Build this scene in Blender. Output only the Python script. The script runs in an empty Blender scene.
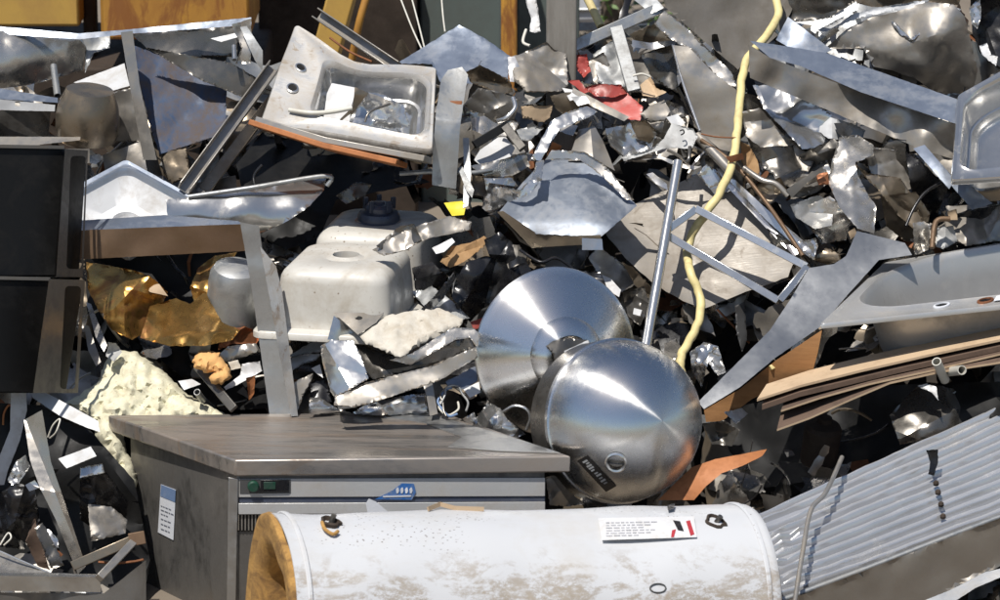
import bpy, bmesh, math, random
from mathutils import Vector, Matrix, noise
from mathutils.geometry import delaunay_2d_cdt
random.seed(7)
S = bpy.context.scene
C = S.collection
# ---------------------------------------------------------------- camera
PITCH = math.radians(15)
FWD = Vector((0, math.cos(PITCH), -math.sin(PITCH)))
UP = Vector((0, math.sin(PITCH), math.cos(PITCH)))
RIGHT = Vector((1, 0, 0))
TARGET = Vector((0, 0, 1.0))
CAM = TARGET - 9.0 * FWD
FPX = 3600.0
cd = bpy.data.cameras.new('camera'); cam = bpy.data.objects.new('camera', cd); C.objects.link(cam)
cam.location = CAM; cam.rotation_euler = (math.radians(90) - PITCH, 0, 0)
cd.sensor_width = 36; cd.lens = 36 * FPX / 1000; cd.clip_start = .1; cd.clip_end = 500
cd.dof.use_dof = True; cd.dof.focus_distance = 8.95; cd.dof.aperture_fstop = 9
S.camera = cam
# ---------------------------------------------------------------- light
SUN = Vector((-.22, -.40, .885)).normalized()
w = bpy.data.worlds.new('World'); S.world = w; w.use_nodes = True
nt = w.node_tree
sky = nt.nodes.new('ShaderNodeTexSky'); sky.sky_type = 'NISHITA'; sky.sun_disc = False
sky.sun_elevation = math.asin(SUN.z); sky.sun_rotation = math.atan2(SUN.x, SUN.y)
sky.air_density = 1.0; sky.dust_density = 1.2; sky.altitude = 50
bg = nt.nodes['Background']; bg.inputs[1].default_value = .08
nt.links.new(sky.outputs[0], bg.inputs[0])
ld = bpy.data.lights.new('sun', 'SUN'); ld.energy = 4.5; ld.angle = math.radians(.53); ld.color = (1, .955, .89)
sun = bpy.data.objects.new('sun', ld); C.objects.link(sun)
sun.rotation_euler = SUN.to_track_quat('Z', 'Y').to_euler(); sun.location = (-2, -4, 9)
S.view_settings.view_transform = 'Standard'; S.view_settings.look = 'None'
S.view_settings.exposure = .12; S.view_settings.gamma = 1
try: S.cycles.max_bounces = 8; S.cycles.glossy_bounces = 5; S.cycles.sample_clamp_indirect = 6; S.cycles.caustics_reflective = False
except Exception: pass
# ---------------------------------------------------------------- helpers
MPP = 9.0 / FPX                       # metres per photograph pixel on the heap
def D0(py): return 9.0 + .753 * MPP * (300 - py)
def WZ(px, py, z): return CAM + z * (FWD + RIGHT * ((px - 500) / FPX) + UP * ((300 - py) / FPX))
def W(px, py, d=0): return WZ(px, py, D0(py) - d)
def drop(p, q_py):                    # depth at which the point below p (world z down) shows at row q_py
    return p
REG = {}
for i, r in enumerate('ABCD'):
    for j in range(4): REG[r + str(j + 1)] = ([0, 240, 480, 740][j], [0, 140, 290, 440][i])
def zp(reg, s):
    ox, oy = REG[reg]
    return [(ox + float(a.split(',')[0]) / 3.75, oy + float(a.split(',')[1]) / 3.75) for a in s.split()]
def px_(s): return [tuple(float(v) for v in a.split(',')) for a in s.split()]
WL = {}
def tag(o, label=None, cat=None, group=None, kind=None):
    if label: o['label'] = label
    if cat: o['category'] = cat
    if group: o['group'] = group
    if kind: o['kind'] = kind
    return o
def thing(name, label, cat, base, group=None):
    o = bpy.data.objects.new(name, None); C.objects.link(o); o.empty_display_size = .05
    o.location = base; WL[o] = Vector(base)
    return tag(o, label, cat, group)
def finish(me, smooth, ang=30):
    if smooth:
        me.shade_smooth(); me.set_sharp_from_angle(angle=math.radians(ang))
def mk(name, vs, fs, mat, parent=None, label=None, cat=None, group=None, smooth=True, ang=30, bevel=0, kind=None, mi=None, fix=True):
    vs = [Vector(v) for v in vs]
    n = len(vs); lo = Vector([min(v[i] for v in vs) for i in range(3)]); hi = Vector([max(v[i] for v in vs) for i in range(3)])
    o0 = Vector(((lo.x + hi.x) / 2, (lo.y + hi.y) / 2, lo.z))
    me = bpy.data.meshes.new(name); me.from_pydata([v - o0 for v in vs], [], fs)
    if fix:
        bm = bmesh.new(); bm.from_mesh(me); bmesh.ops.recalc_face_normals(bm, faces=bm.faces); bm.to_mesh(me); bm.free()
    for m in (mat if isinstance(mat, list) else [mat]): me.materials.append(MAT[m])
    if mi: 
        for p, k in zip(me.polygons, mi): p.material_index = k
    finish(me, smooth, ang)
    o = bpy.data.objects.new(name, me); C.objects.link(o)
    WL[o] = o0
    if parent: o.parent = parent; o.location = o0 - WL[parent]
    else: o.location = o0
    if bevel:
        b = o.modifiers.new('bevel', 'BEVEL'); b.width = bevel; b.segments = 2; b.limit_method = 'ANGLE'; b.angle_limit = math.radians(40)
    return tag(o, label, cat, group, kind)
def in_poly(x, y, P):
    c = False; j = len(P) - 1
    for i in range(len(P)):
        xi, yi = P[i]; xj, yj = P[j]
        if (yi > y) != (yj > y) and x < (xj - xi) * (y - yi) / (yj - yi) + xi: c = not c
        j = i
    return c
def sheet(name, pts, mat, d=0, a=0., b=-.4, cr=.2, k=5, s=None, t=.0025, seed=None, bulge=0, bulge_u=0, jag=None, fine=.0015,
          creases=(), curl=0, parent=None, label=None, cat=None, group=None, ang=28, zc=None, holes=(), bend=.10, lip=None):
    """A bent or crumpled sheet: outline in photograph pixels, carried to its real distance, tilt and size, folded and given thickness.
    a, b: how much nearer it comes towards the right / the top.  creases: (x,y,angle_deg,slope) fold lines."""
    P = list(pts); rs = random.Random(seed if seed is not None else hash((round(P[0][0]), round(P[0][1]), len(P))) & 0xffff)
    xs = [p[0] for p in P]; ys = [p[1] for p in P]
    x0, x1, y0, y1 = min(xs), max(xs), min(ys), max(ys); cx = sum(xs) / len(P); cy = sum(ys) / len(P)
    L = max(x1 - x0, y1 - y0); A = abs(sum(P[i - 1][0] * P[i][1] - P[i][0] * P[i - 1][1] for i in range(len(P)))) / 2
    if jag is None: jag = .12 if k <= 2 else .45
    if s is None: s = max(2.2, min(7, math.sqrt(A / 420)))
    folds = []
    for i in range(k):
        th = rs.uniform(0, math.pi); nx, ny = math.cos(th), math.sin(th)
        qx, qy = rs.uniform(x0, x1), rs.uniform(y0, y1)
        folds.append((nx, ny, nx * qx + ny * qy, cr * (1.25 if k >= 4 else 1) * rs.uniform(.3, 1.) * rs.choice((-1, 1)), 0))
    for (qx, qy, th, sl) in creases:
        th = math.radians(th); nx, ny = -math.sin(th), math.cos(th)
        folds.append((nx, ny, nx * qx + ny * qy, sl, 0))
    out = []
    for i in range(len(P)):
        p, q = P[i], P[(i + 1) % len(P)]; ln = math.hypot(q[0] - p[0], q[1] - p[1]); n = max(1, int(ln / s))
        for m in range(n):
            f = m / n; j = jag if m else jag * .3
            out.append((p[0] + (q[0] - p[0]) * f + rs.uniform(-j, j), p[1] + (q[1] - p[1]) * f + rs.uniform(-j, j)))
    no = len(out); cand = list(out)
    edges = [(i, (i + 1) % no) for i in range(no)]
    for H in holes:
        h0 = len(cand); cand += H; edges += [(h0 + i, h0 + (i + 1) % len(H)) for i in range(len(H))]
    inner = []
    def far(x, y, m):
        return all((x - u) ** 2 + (y - v) ** 2 > m for u, v in inner)
    for (nx, ny, c, sl, _) in folds:
        tx, ty = -ny, nx; bx_, by_ = nx * c, ny * c; t0 = (cx - bx_) * tx + (cy - by_) * ty
        m = -L
        while m < L:
            x = bx_ + tx * (t0 + m); y = by_ + ty * (t0 + m); m += s
            if x0 < x < x1 and y0 < y < y1 and in_poly(x, y, P) and far(x, y, (s * .45) ** 2): inner.append((x, y))
    y = y0 + s * .5; row = 0
    cell = {}
    for q in inner: cell.setdefault((int(q[0] / s), int(q[1] / s)), []).append(q)
    while y < y1:
        x = x0 + s * (.25 + .5 * (row % 2))
        while x < x1:
            xx = x + rs.uniform(-.2, .2) * s; yy = y + rs.uniform(-.2, .2) * s
            if in_poly(xx, yy, P) and not any(in_poly(xx, yy, H) for H in holes):
                ok = True; ci, cj = int(xx / s), int(yy / s)
                for ii in (-1, 0, 1):
                    for jj in (-1, 0, 1):
                        for q in cell.get((ci + ii, cj + jj), ()):
                            if (q[0] - xx) ** 2 + (q[1] - yy) ** 2 < (s * .6) ** 2: ok = False
                if ok: inner.append((xx, yy))
            x += s
        y += s * .87; row += 1
    cand += inner
    V, E, F, *_ = delaunay_2d_cdt([Vector(p) for p in cand], edges, [], 1 if not holes else 1, 1e-4)
    F = [f for f in F if in_poly(sum(V[i].x for i in f) / 3, sum(V[i].y for i in f) / 3, out) and not any(in_poly(sum(V[i].x for i in f) / 3, sum(V[i].y for i in f) / 3, H) for H in holes)]
    zc = (D0(cy) - d) if zc is None else zc
    hx, hy = max(1, (x1 - x0) / 2), max(1, (y1 - y0) / 2); mx, my = (x0 + x1) / 2, (y0 + y1) / 2
    so = rs.uniform(0, 100)
    H = []
    if lip is None: lip = .006 if k >= 3 else 0
    onb = set()
    if lip:
        ec = {}
        for f in F:
            for i in range(3):
                e = tuple(sorted((f[i], f[(i + 1) % 3]))); ec[e] = ec.get(e, 0) + 1
        for e, c_ in ec.items():
            if c_ == 1: onb.update(e)
    for vi, v in enumerate(V):
        h = 0
        if vi in onb: h += lip * max(-.6, min(1, 3 * noise.noise(Vector((v.x * .03 + so, v.y * .03, 11)))))
        for (nx, ny, c, sl, _) in folds: h += sl * abs(nx * v.x + ny * v.y - c) * MPP
        if fine: h += fine * 4 * noise.noise(Vector((v.x * .035 + so, v.y * .035, so))) + fine * .3 * noise.noise(Vector((v.x * .17 + so, v.y * .17, 3)))
        if k >= 4:
            fq = 2.6 / max(25, L); am = cr * L * MPP
            h += am * (.34 * noise.noise(Vector((v.x * fq * .8 + so, v.y * fq * .8, 5))) + .22 * abs(noise.noise(Vector((v.x * fq + so, v.y * fq, 9)))) + .07 * abs(noise.noise(Vector((v.x * fq * 2.3 + so, v.y * fq * 2.3, 2)))))
        elif k and bend: h += bend * L * MPP * noise.noise(Vector((v.x * 1.5 / L + so, v.y * 1.5 / L, 5)))
        if bulge: h += bulge * math.sqrt(max(0, 1 - ((v.y - my) / hy) ** 2))
        if bulge_u: h += bulge_u * math.sqrt(max(0, 1 - ((v.x - mx) / hx) ** 2))
        if curl: h += curl * (((v.x - mx) / hx) ** 2 + ((v.y - my) / hy) ** 2)
        H.append(h)
    hm = sum(H) / max(1, len(H))
    front = []; back = []
    for v, h in zip(V, H):
        z = zc - a * (v.x - cx) * MPP - b * (cy - v.y) * MPP - (h - hm)
        front.append(WZ(v.x, v.y, z)); back.append(WZ(v.x, v.y, z + t))
    n = len(front)
    used = {}
    for f in F:
        for i in range(3):
            e = (f[i], f[(i + 1) % 3]); used[e] = used.get(e, 0) + 1
    fs = [tuple(f) for f in F] + [tuple(reversed([i + n for i in f])) for f in F]
    for (i, j) in used:
        if (j, i) not in used: fs.append((j, i, i + n, j + n))
    return mk(name, front + back, fs, mat, parent, label, cat, group, True, ang)
def frame_of(p0, p1, roll=0):
    ax = (p1 - p0).normalized(); side = ax.cross(FWD)
    if side.length < 1e-3: side = ax.cross(UP)
    side.normalize(); nr = side.cross(ax).normalized()      # nr roughly towards the viewer or away
    if nr.dot(FWD) > 0: nr = -nr
    R = Matrix.Rotation(roll, 3, ax)
    return ax, R @ side, R @ nr
def extrude(name, path, prof, mat, parent=None, closed=True, cap=True, roll=0, smooth=True, ang=30, bevel=0, scale=None, **kw):
    """sweep the profile [(side, toward viewer)...] in metres along world points"""
    vs = []; n = len(prof); m = len(path); prev = None
    for i, p in enumerate(path):
        q0 = path[max(0, i - 1)]; q1 = path[min(m - 1, i + 1)]
        ax, sd, nr = frame_of(q0, q1, roll)
        if prev is not None and sd.dot(prev) < 0: sd, nr = -sd, nr
        prev = sd; k = scale[i] if scale else 1
        for (x, y) in prof: vs.append(p + sd * x * k + nr * y * k)
    fs = []
    for i in range(m - 1):
        for j in range(n if closed else n - 1):
            j2 = (j + 1) % n; fs.append((i * n + j, i * n + j2, (i + 1) * n + j2, (i + 1) * n + j))
    if cap and closed: fs.append(tuple(range(n))[::-1]); fs.append(tuple((m - 1) * n + j for j in range(n)))
    return mk(name, vs, fs, mat, parent, smooth=smooth, ang=ang, bevel=bevel, **kw)
def circ(r, n=14): return [(r * math.cos(2 * math.pi * i / n), r * math.sin(2 * math.pi * i / n)) for i in range(n)]
def ring_prof(r, t, n=16): return circ(r, n)
def P_box(w_, h): return [(-w_ / 2, -h / 2), (w_ / 2, -h / 2), (w_ / 2, h / 2), (-w_ / 2, h / 2)]
def P_L(w_, h, t): return [(-w_ / 2, 0), (w_ / 2, 0), (w_ / 2, -t), (-w_ / 2 + t, -t), (-w_ / 2 + t, -h), (-w_ / 2, -h)]
def P_U(w_, h, t): return [(-w_ / 2, h / 2), (-w_ / 2, -h / 2), (w_ / 2, -h / 2), (w_ / 2, h / 2), (w_ / 2 - t, h / 2), (w_ / 2 - t, -h / 2 + t), (-w_ / 2 + t, -h / 2 + t), (-w_ / 2 + t, h / 2)]
def P_hat(w_, h, t): return [(x, -y) for x, y in P_U(w_, h, t)][::-1]
def smooth_path(pts, n=6):
    out = []; m = len(pts)
    for i in range(m - 1):
        p0, p1, p2, p3 = pts[max(0, i - 1)], pts[i], pts[i + 1], pts[min(m - 1, i + 2)]
        for j in range(n):
            t = j / n
            out.append(.5 * ((2 * p1) + (p2 - p0) * t + (2 * p0 - 5 * p1 + 4 * p2 - p3) * t * t + (3 * p1 - p0 - 3 * p2 + p3) * t ** 3))
    out.append(pts[-1]); return out
def tube(name, pts, r, mat, parent=None, n=10, sm=6, hollow=False, **kw):
    """pts: (px,py,d)"""
    path = [W(*p) for p in pts]
    if sm and len(path) > 2: path = smooth_path(path, sm)
    if name == 'yellow_hose':      # kinked, swollen here and there
        kw['scale'] = [1 + .14 * noise.noise(Vector((i * .55, 0, 3))) for i in range(len(path))]
        path = [p_ + Vector((.006 * noise.noise(Vector((i * .4, 1, 0))), 0, .004 * noise.noise(Vector((i * .5, 5, 0))))) for i, p_ in enumerate(path)]
    if not hollow: return extrude(name, path, circ(r, n), mat, parent, ang=50, **kw)
    vs = []; m = len(path); prev = None
    for i, p in enumerate(path):
        ax, sd, nr = frame_of(path[max(0, i - 1)], path[min(m - 1, i + 1)])
        if prev is not None and sd.dot(prev) < 0: sd = -sd
        prev = sd
        for rr in (r, r * .8):
            for (x, y) in circ(rr, n): vs.append(p + sd * x + nr * y)
    fs = []
    for i in range(m - 1):
        for j in range(n):
            j2 = (j + 1) % n
            for o_ in (0, n): fs.append((2 * n * i + o_ + j, 2 * n * i + o_ + j2, 2 * n * (i + 1) + o_ + j2, 2 * n * (i + 1) + o_ + j))
    for i in (0, m - 1):
        for j in range(n): j2 = (j + 1) % n; fs.append((2 * n * i + j, 2 * n * i + j2, 2 * n * i + n + j2, 2 * n * i + n + j))
    return mk(name, vs, fs, mat, parent, ang=50, **kw)
def bar(name, p0, p1, prof, mat, parent=None, roll=0, bend=0, bevel=.0015, **kw):
    A, B = W(*p0), W(*p1)
    return extrude(name, [A, B], prof, mat, parent, roll=math.radians(roll), smooth=True, ang=30, bevel=bevel, **kw)
def prism(name, poly, vec, mat, parent=None, bevel=.002, **kw):
    n = len(poly); vs = list(poly) + [p + vec for p in poly]
    fs = [tuple(range(n)), tuple(range(2 * n - 1, n - 1, -1))] + [(i, i + n, (i + 1) % n + n, (i + 1) % n) for i in range(n)]
    return mk(name, vs, fs, mat, parent, bevel=bevel, **kw)
def rr(cx, cy, hw, hh, r, ks=5, kc=6):
    r = min(r, hw * .999, hh * .999); pts = []
    for q, (sx, sy) in enumerate(((1, 1), (-1, 1), (-1, -1), (1, -1))):
        ox, oy = cx + sx * (hw - r), cy + sy * (hh - r)
        for i in range(kc + 1):
            th = math.pi / 2 * (q + i / kc); pts.append((ox + r * math.cos(th), oy + r * math.sin(th)))
        sx2, sy2 = ((-1, 1), (-1, -1), (1, -1), (1, 1))[q]
        nx, ny = cx + sx2 * (hw - r), cy + sy2 * (hh - r); th = math.pi / 2 * (q + 1)
        ex, ey = nx + r * math.cos(th), ny + r * math.sin(th); bx, by = pts[-1]
        for i in range(1, ks): f = i / ks; pts.append((bx + (ex - bx) * f, by + (ey - by) * f))
    return pts
def loft(rings, cap_end=True, cap_start=False):
    n = len(rings[0]); vs = [v for r in rings for v in r]; fs = []
    for i in range(len(rings) - 1):
        for j in range(n): j2 = (j + 1) % n; fs.append((i * n + j, i * n + j2, (i + 1) * n + j2, (i + 1) * n + j))
    if cap_end: fs.append(tuple((len(rings) - 1) * n + j for j in range(n)))
    if cap_start: fs.append(tuple(range(n))[::-1])
    return vs, fs
def lathe(name, prof, org, axis, mat, parent=None, n=72, ang=30, label=None, cat=None, group=None, arc=1.0, tw=0, dents=0, kind=None):
    """prof: (r, h) along the axis; object keeps its own axes so that spun brushing runs round it"""
    vs = []; fs = []
    for (r, h) in prof:
        for j in range(n):
            th = 2 * math.pi * j / n * arc + tw; dr = 0
            if dents: dr = dents * noise.noise(Vector((math.cos(th) * 1.6, math.sin(th) * 1.6, h * 7)))
            vs.append(((r + dr) * math.cos(th), (r + dr) * math.sin(th), h))
    for i in range(len(prof) - 1):
        for j in range(n):
            j2 = (j + 1) % n
            if arc < 1 and j == n - 1: continue
            fs.append((i * n + j, i * n + j2, (i + 1) * n + j2, (i + 1) * n + j))
    me = bpy.data.meshes.new(name); me.from_pydata(vs, [], fs)
    bm = bmesh.new(); bm.from_mesh(me); bmesh.ops.remove_doubles(bm, verts=bm.verts, dist=1e-5); bmesh.ops.recalc_face_normals(bm, faces=bm.faces); bm.to_mesh(me); bm.free()
    me.materials.append(MAT[mat]); finish(me, True, ang)
    o = bpy.data.objects.new(name, me); C.objects.link(o); WL[o] = Vector(org)
    o.rotation_euler = Vector(axis).to_track_quat('Z', 'Y').to_euler()
    o.location = Vector(org) - (WL[parent] if parent else Vector())
    if parent: o.parent = parent
    return tag(o, label, cat, group, kind)
def lump(name, pts, mat, d=0, depth=.05, amp=.012, freq=.06, s=4, parent=None, label=None, cat=None, zc=None, b=-.4):
    """a lumpy solid: outline in pixels, domed front and back with rough relief"""
    return sheet(name, pts, mat, d=d, b=b, cr=0, k=0, s=s, t=depth, fine=0, parent=parent, label=label, cat=cat, jag=1.5, ang=60, zc=zc, bulge=0) if amp == 0 else _lump(name, pts, mat, d, depth, amp, freq, s, parent, label, cat, b)
def _lump(name, pts, mat, d, depth, amp, freq, s, parent, label, cat, b):
    P = pts; xs = [p[0] for p in P]; ys = [p[1] for p in P]; cx, cy = sum(xs) / len(P), sum(ys) / len(P)
    rs = random.Random(int(cx * 7 + cy)); out = []
    for i in range(len(P)):
        p, q = P[i], P[(i + 1) % len(P)]; ln = math.hypot(q[0] - p[0], q[1] - p[1]); n = max(1, int(ln / s))
        for m in range(n):
            f = m / n; out.append((p[0] + (q[0] - p[0]) * f + rs.uniform(-1.2, 1.2), p[1] + (q[1] - p[1]) * f + rs.uniform(-1.2, 1.2)))
    inner = []; y = min(ys)
    while y < max(ys):
        x = min(xs)
        while x < max(xs):
            xx, yy = x + rs.uniform(-.3, .3) * s, y + rs.uniform(-.3, .3) * s
            if in_poly(xx, yy, out): inner.append((xx, yy))
            x += s
        y += s
    V, E, F, *_ = delaunay_2d_cdt([Vector(p) for p in out + inner], [(i, (i + 1) % len(out)) for i in range(len(out))], [], 1, 1e-4)
    F = [f for f in F if in_poly(sum(V[i].x for i in f) / 3, sum(V[i].y for i in f) / 3, out)]
    def edge_d(v):
        m = 1e9
        for i in range(len(out)):
            p, q = out[i], out[(i + 1) % len(out)]; dx, dy = q[0] - p[0], q[1] - p[1]; l2 = dx * dx + dy * dy + 1e-9
            t = max(0, min(1, ((v.x - p[0]) * dx + (v.y - p[1]) * dy) / l2)); m = min(m, math.hypot(v.x - p[0] - dx * t, v.y - p[1] - dy * t))
        return m
    dm = [edge_d(v) for v in V]; M = max(dm)
    fr = []; bk = []
    for v, e in zip(V, dm):
        u = min(1, e / max(6, M * .6)); dome = depth * math.sqrt(max(0, 1 - (1 - u) ** 2))
        nz = amp * min(1, e / 5) * (noise.noise(Vector((v.x * freq, v.y * freq, 1))) + .6 * noise.noise(Vector((v.x * freq * 2.7, v.y * freq * 2.7, 4))) + .3 * noise.noise(Vector((v.x * freq * 7, v.y * freq * 7, 7))))
        z = D0(cy) - d - b * (cy - v.y) * MPP
        fr.append(WZ(v.x, v.y, z - dome - nz)); bk.append(WZ(v.x, v.y, z + dome * .5 + .006))
    n = len(fr); used = set()
    for f in F:
        for i in range(3): used.add((f[i], f[(i + 1) % 3]))
    fs = [tuple(f) for f in F] + [tuple(reversed([i + n for i in f])) for f in F]
    for (i, j) in used:
        if (j, i) not in used: fs.append((j, i, i + n, j + n))
    return mk(name, fr + bk, fs, mat, parent, label, cat, smooth=True, ang=50)
# ---------------------------------------------------------------- materials
MAT = {}
def material(name, col, metallic=0., rough=.5, dirt=.3, dcol=(.07, .05, .035), scale=7., bump=.25, dents=.0, scratch=.3, spots=None, aniso=0, var=.18, stain=None, spec=.5, stretch=(1, 1, 1), band=None):
    m = bpy.data.materials.new(name); m.use_nodes = True; N = m.node_tree.nodes; Lk = m.node_tree.links
    bs = N['Principled BSDF']; tc = N.new('ShaderNodeTexCoord'); oi = N.new('ShaderNodeObjectInfo')
    off = N.new('ShaderNodeVectorMath'); off.operation = 'MULTIPLY_ADD'
    rnd = N.new('ShaderNodeCombineXYZ')
    for i in range(3): Lk.new(oi.outputs['Random'], rnd.inputs[i])
    Lk.new(rnd.outputs[0], off.inputs[0]); off.inputs[1].default_value = (37, 53, 71)
    mp = N.new('ShaderNodeMapping'); mp.inputs['Scale'].default_value = stretch
    Lk.new(tc.outputs['Object'], mp.inputs[0]); Lk.new(mp.outputs[0], off.inputs[2]); co = off.outputs[0]
    def nz(sc, det=6, ro=.6, vec=co, dist=0):
        n = N.new('ShaderNodeTexNoise'); n.inputs['Scale'].default_value = sc; n.inputs['Detail'].default_value = det
        n.inputs['Roughness'].default_value = ro; n.inputs['Distortion'].default_value = dist; Lk.new(vec, n.inputs['Vector']); return n.outputs[0]
    def ramp(src, a, b_):
        r = N.new('ShaderNodeMapRange'); r.inputs[1].default_value = a; r.inputs[2].default_value = b_; Lk.new(src, r.inputs[0]); return r.outputs[0]
    def mul(x, k):
        n = N.new('ShaderNodeMath'); n.operation = 'MULTIPLY'; Lk.new(x, n.inputs[0])
        if isinstance(k, (int, float)): n.inputs[1].default_value = k
        else: Lk.new(k, n.inputs[1])
        return n.outputs[0]
    def add(x, k):
        n = N.new('ShaderNodeMath'); n.operation = 'ADD'; n.use_clamp = True; Lk.new(x, n.inputs[0])
        if isinstance(k, (int, float)): n.inputs[1].default_value = k
        else: Lk.new(k, n.inputs[1])
        return n.outputs[0]
    def mix(f, c1, c2):
        n = N.new('ShaderNodeMix'); n.data_type = 'RGBA'
        if isinstance(f, (int, float)): n.inputs[0].default_value = f
        else: Lk.new(f, n.inputs[0])
        for c, i in ((c1, 6), (c2, 7)):
            if isinstance(c, tuple): n.inputs[i].default_value = (*c, 1)
            else: Lk.new(c, n.inputs[i])
        return n.outputs[2]
    big = nz(scale, 8, .65, dist=.6); fin = nz(scale * 6, 5, .7)
    mask = ramp(add(mul(big, .75), mul(fin, .25)), .62 - dirt * .4, .78 - dirt * .25)
    mask = mul(mask, min(1, .35 + dirt))
    vr = N.new('ShaderNodeMapRange'); vr.inputs[3].default_value = 1 - var; vr.inputs[4].default_value = 1 + var * .7; Lk.new(oi.outputs['Random'], vr.inputs[0])
    ton = N.new('ShaderNodeMapRange'); ton.inputs[3].default_value = .82; ton.inputs[4].default_value = 1.12; Lk.new(nz(scale * .6, 3), ton.inputs[0])
    base = mix(1., col, col); 
    sc_ = N.new('ShaderNodeVectorMath'); sc_.operation = 'SCALE'; Lk.new(base, sc_.inputs[0]); Lk.new(mul(vr.outputs[0], ton.outputs[0]), sc_.inputs['Scale'])
    c = sc_.outputs[0]
    met = None
    if stain:
        sm = mul(ramp(nz(scale * stain[1], 9, .7, dist=.5), stain[2], stain[2] + .09), ramp(nz(scale * 15, 7, .8), .42, .56)) if len(stain) > 4 else ramp(nz(scale * stain[1], 9, .7, dist=1.2), stain[2], stain[2] + .09); 
        if band:          # grime that has settled along one side of the thing
            dt = N.new('ShaderNodeVectorMath'); dt.operation = 'DOT_PRODUCT'; Lk.new(tc.outputs['Object'], dt.inputs[0]); dt.inputs[1].default_value = band[0]
            sm = mul(sm, ramp(dt.outputs['Value'], band[1], band[2]))
        c = mix(mul(sm, stain[3]), c, stain[0]); mask = add(mask, mul(sm, .6 * stain[3]))
    c = mix(mask, c, dcol)
    if spots:
        v = N.new('ShaderNodeTexVoronoi'); v.inputs['Scale'].default_value = spots[1]; Lk.new(co, v.inputs['Vector'])
        sp = mul(ramp(v.outputs['Distance'], .22, .1), ramp(nz(scale * 1.3, 2), .5, .6)); c = mix(sp, c, spots[0])
    Lk.new(c, bs.inputs['Base Color'])
    if metallic:
        n = N.new('ShaderNodeMath'); n.operation = 'MULTIPLY_ADD'; Lk.new(mask, n.inputs[0]); n.inputs[1].default_value = -metallic * .85; n.inputs[2].default_value = metallic
        Lk.new(n.outputs[0], bs.inputs['Metallic'])
    r_ = add(add(mul(mask, .35), mul(fin, .22)), rough - .11)
    Lk.new(r_, bs.inputs['Roughness']); bs.inputs['Specular IOR Level'].default_value = spec
    h = mul(fin, .5)
    if scratch:
        mp2 = N.new('ShaderNodeMapping'); mp2.inputs['Scale'].default_value = (8, 90, 30); mp2.inputs['Rotation'].default_value = (.3, .5, .9); Lk.new(co, mp2.inputs[0])
        h = add(h, mul(nz(3, 3, .5, mp2.outputs[0]), scratch))
    bp = N.new('ShaderNodeBump'); bp.inputs['Strength'].default_value = bump; bp.inputs['Distance'].default_value = .002; Lk.new(h, bp.inputs['Height'])
    if dents:
        b2 = N.new('ShaderNodeBump'); b2.inputs['Strength'].default_value = 1; b2.inputs['Distance'].default_value = dents * .2; Lk.new(nz(7, 2, .45), b2.inputs['Height']); Lk.new(b2.outputs[0], bp.inputs['Normal'])
    Lk.new(bp.outputs[0], bs.inputs['Normal'])
    if aniso:
        tg = N.new('ShaderNodeTangent'); tg.direction_type = 'RADIAL'; tg.axis = 'Z'; Lk.new(tg.outputs[0], bs.inputs['Tangent']); bs.inputs['Anisotropic'].default_value = aniso; bs.inputs['Anisotropic Rotation'].default_value = .25
    MAT[name] = m; return m
material('steel', (.53, .505, .465), .82, .26, .32, (.17, .135, .10), bump=.08, dents=.012)
material('steel_bright', (.66, .655, .64), .88, .20, .14, (.26, .23, .18), bump=.06, dents=.011)
material('steel_dull', (.395, .37, .335), .72, .34, .42, (.17, .14, .10), bump=.12, dents=.012)
material('steel_brown', (.28, .23, .17), .8, .30, .4, (.11, .08, .05), bump=.12, dents=.012)
material('steel_dark', (.17, .16, .145), .8, .28, .35, (.05, .043, .035), bump=.12, dents=.012)
material('steel_flat', (.50, .50, .49), .9, .36, .3, (.2, .175, .14), scale=5, bump=.06, scratch=.8)
material('lid_steel', (.47, .435, .40), .8, .29, .45, (.25, .195, .15), scale=4, bump=.10, scratch=.8, stretch=(.35, 3., 1), stain=((.14, .105, .08), 1.3, .54, .75))
material('side_steel', (.24, .23, .215), .85, .34, .55, (.06, .052, .043), scale=6, bump=.2, scratch=1., stretch=(1, 1, .5))
material('spun', (.76, .75, .73), 1, .27, .07, (.36, .28, .2), scale=6, bump=.03, scratch=.25, aniso=.93)
material('galv', (.42, .43, .43), .8, .42, .42, (.17, .155, .135), scale=14, bump=.2)
material('galv_white', (.52, .53, .54), .5, .45, .36, (.24, .215, .18), scale=12, bump=.2)
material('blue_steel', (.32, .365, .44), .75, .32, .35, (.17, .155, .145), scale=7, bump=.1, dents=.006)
material('blue_film', (.05, .085, .16), .0, .42, .6, (.10, .075, .06), scale=11, bump=.3, dents=.02, stain=((.34, .36, .38), 2.4, .64, .6), stretch=(2, 2, .6), spec=.25)
material('sink_enamel', (.59, .57, .52), 0, .40, .42, (.36, .31, .24), scale=8, bump=.12, scratch=.4, var=.05, stain=((.22, .17, .11), 2., .62, .6), spots=((.2, .15, .1), 70))
TANK = dict(col=(.57, .58, .595), metallic=0, rough=.36, dirt=.26, dcol=(.44, .40, .34), scale=3, bump=.12, scratch=.3, var=0, stain=((.18, .125, .075), 3.4, .46, 1., 1), spots=((.10, .07, .05), 130), stretch=(1, 1, .6))
material('white_paint', (.62, .625, .63), 0, .45, .35, (.34, .30, .25), scale=10)
material('pale_grey', (.42, .42, .41), 0, .55, .35, (.2, .18, .16), scale=12)
material('foam', (.70, .67, .50), 0, .9, .5, (.48, .43, .30), scale=26, bump=1., scratch=0, spots=((.3, .25, .16), 90))
material('foam_orange', (.80, .45, .17), 0, .85, .3, (.5, .26, .09), scale=30, bump=.9, scratch=0)
material('insulation', (.46, .26, .075), 0, .9, .55, (.14, .075, .03), scale=20, bump=1., scratch=0)
material('plaster', (.62, .58, .50), 0, .8, .45, (.38, .32, .24), scale=18, bump=.9, scratch=0)
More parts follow.
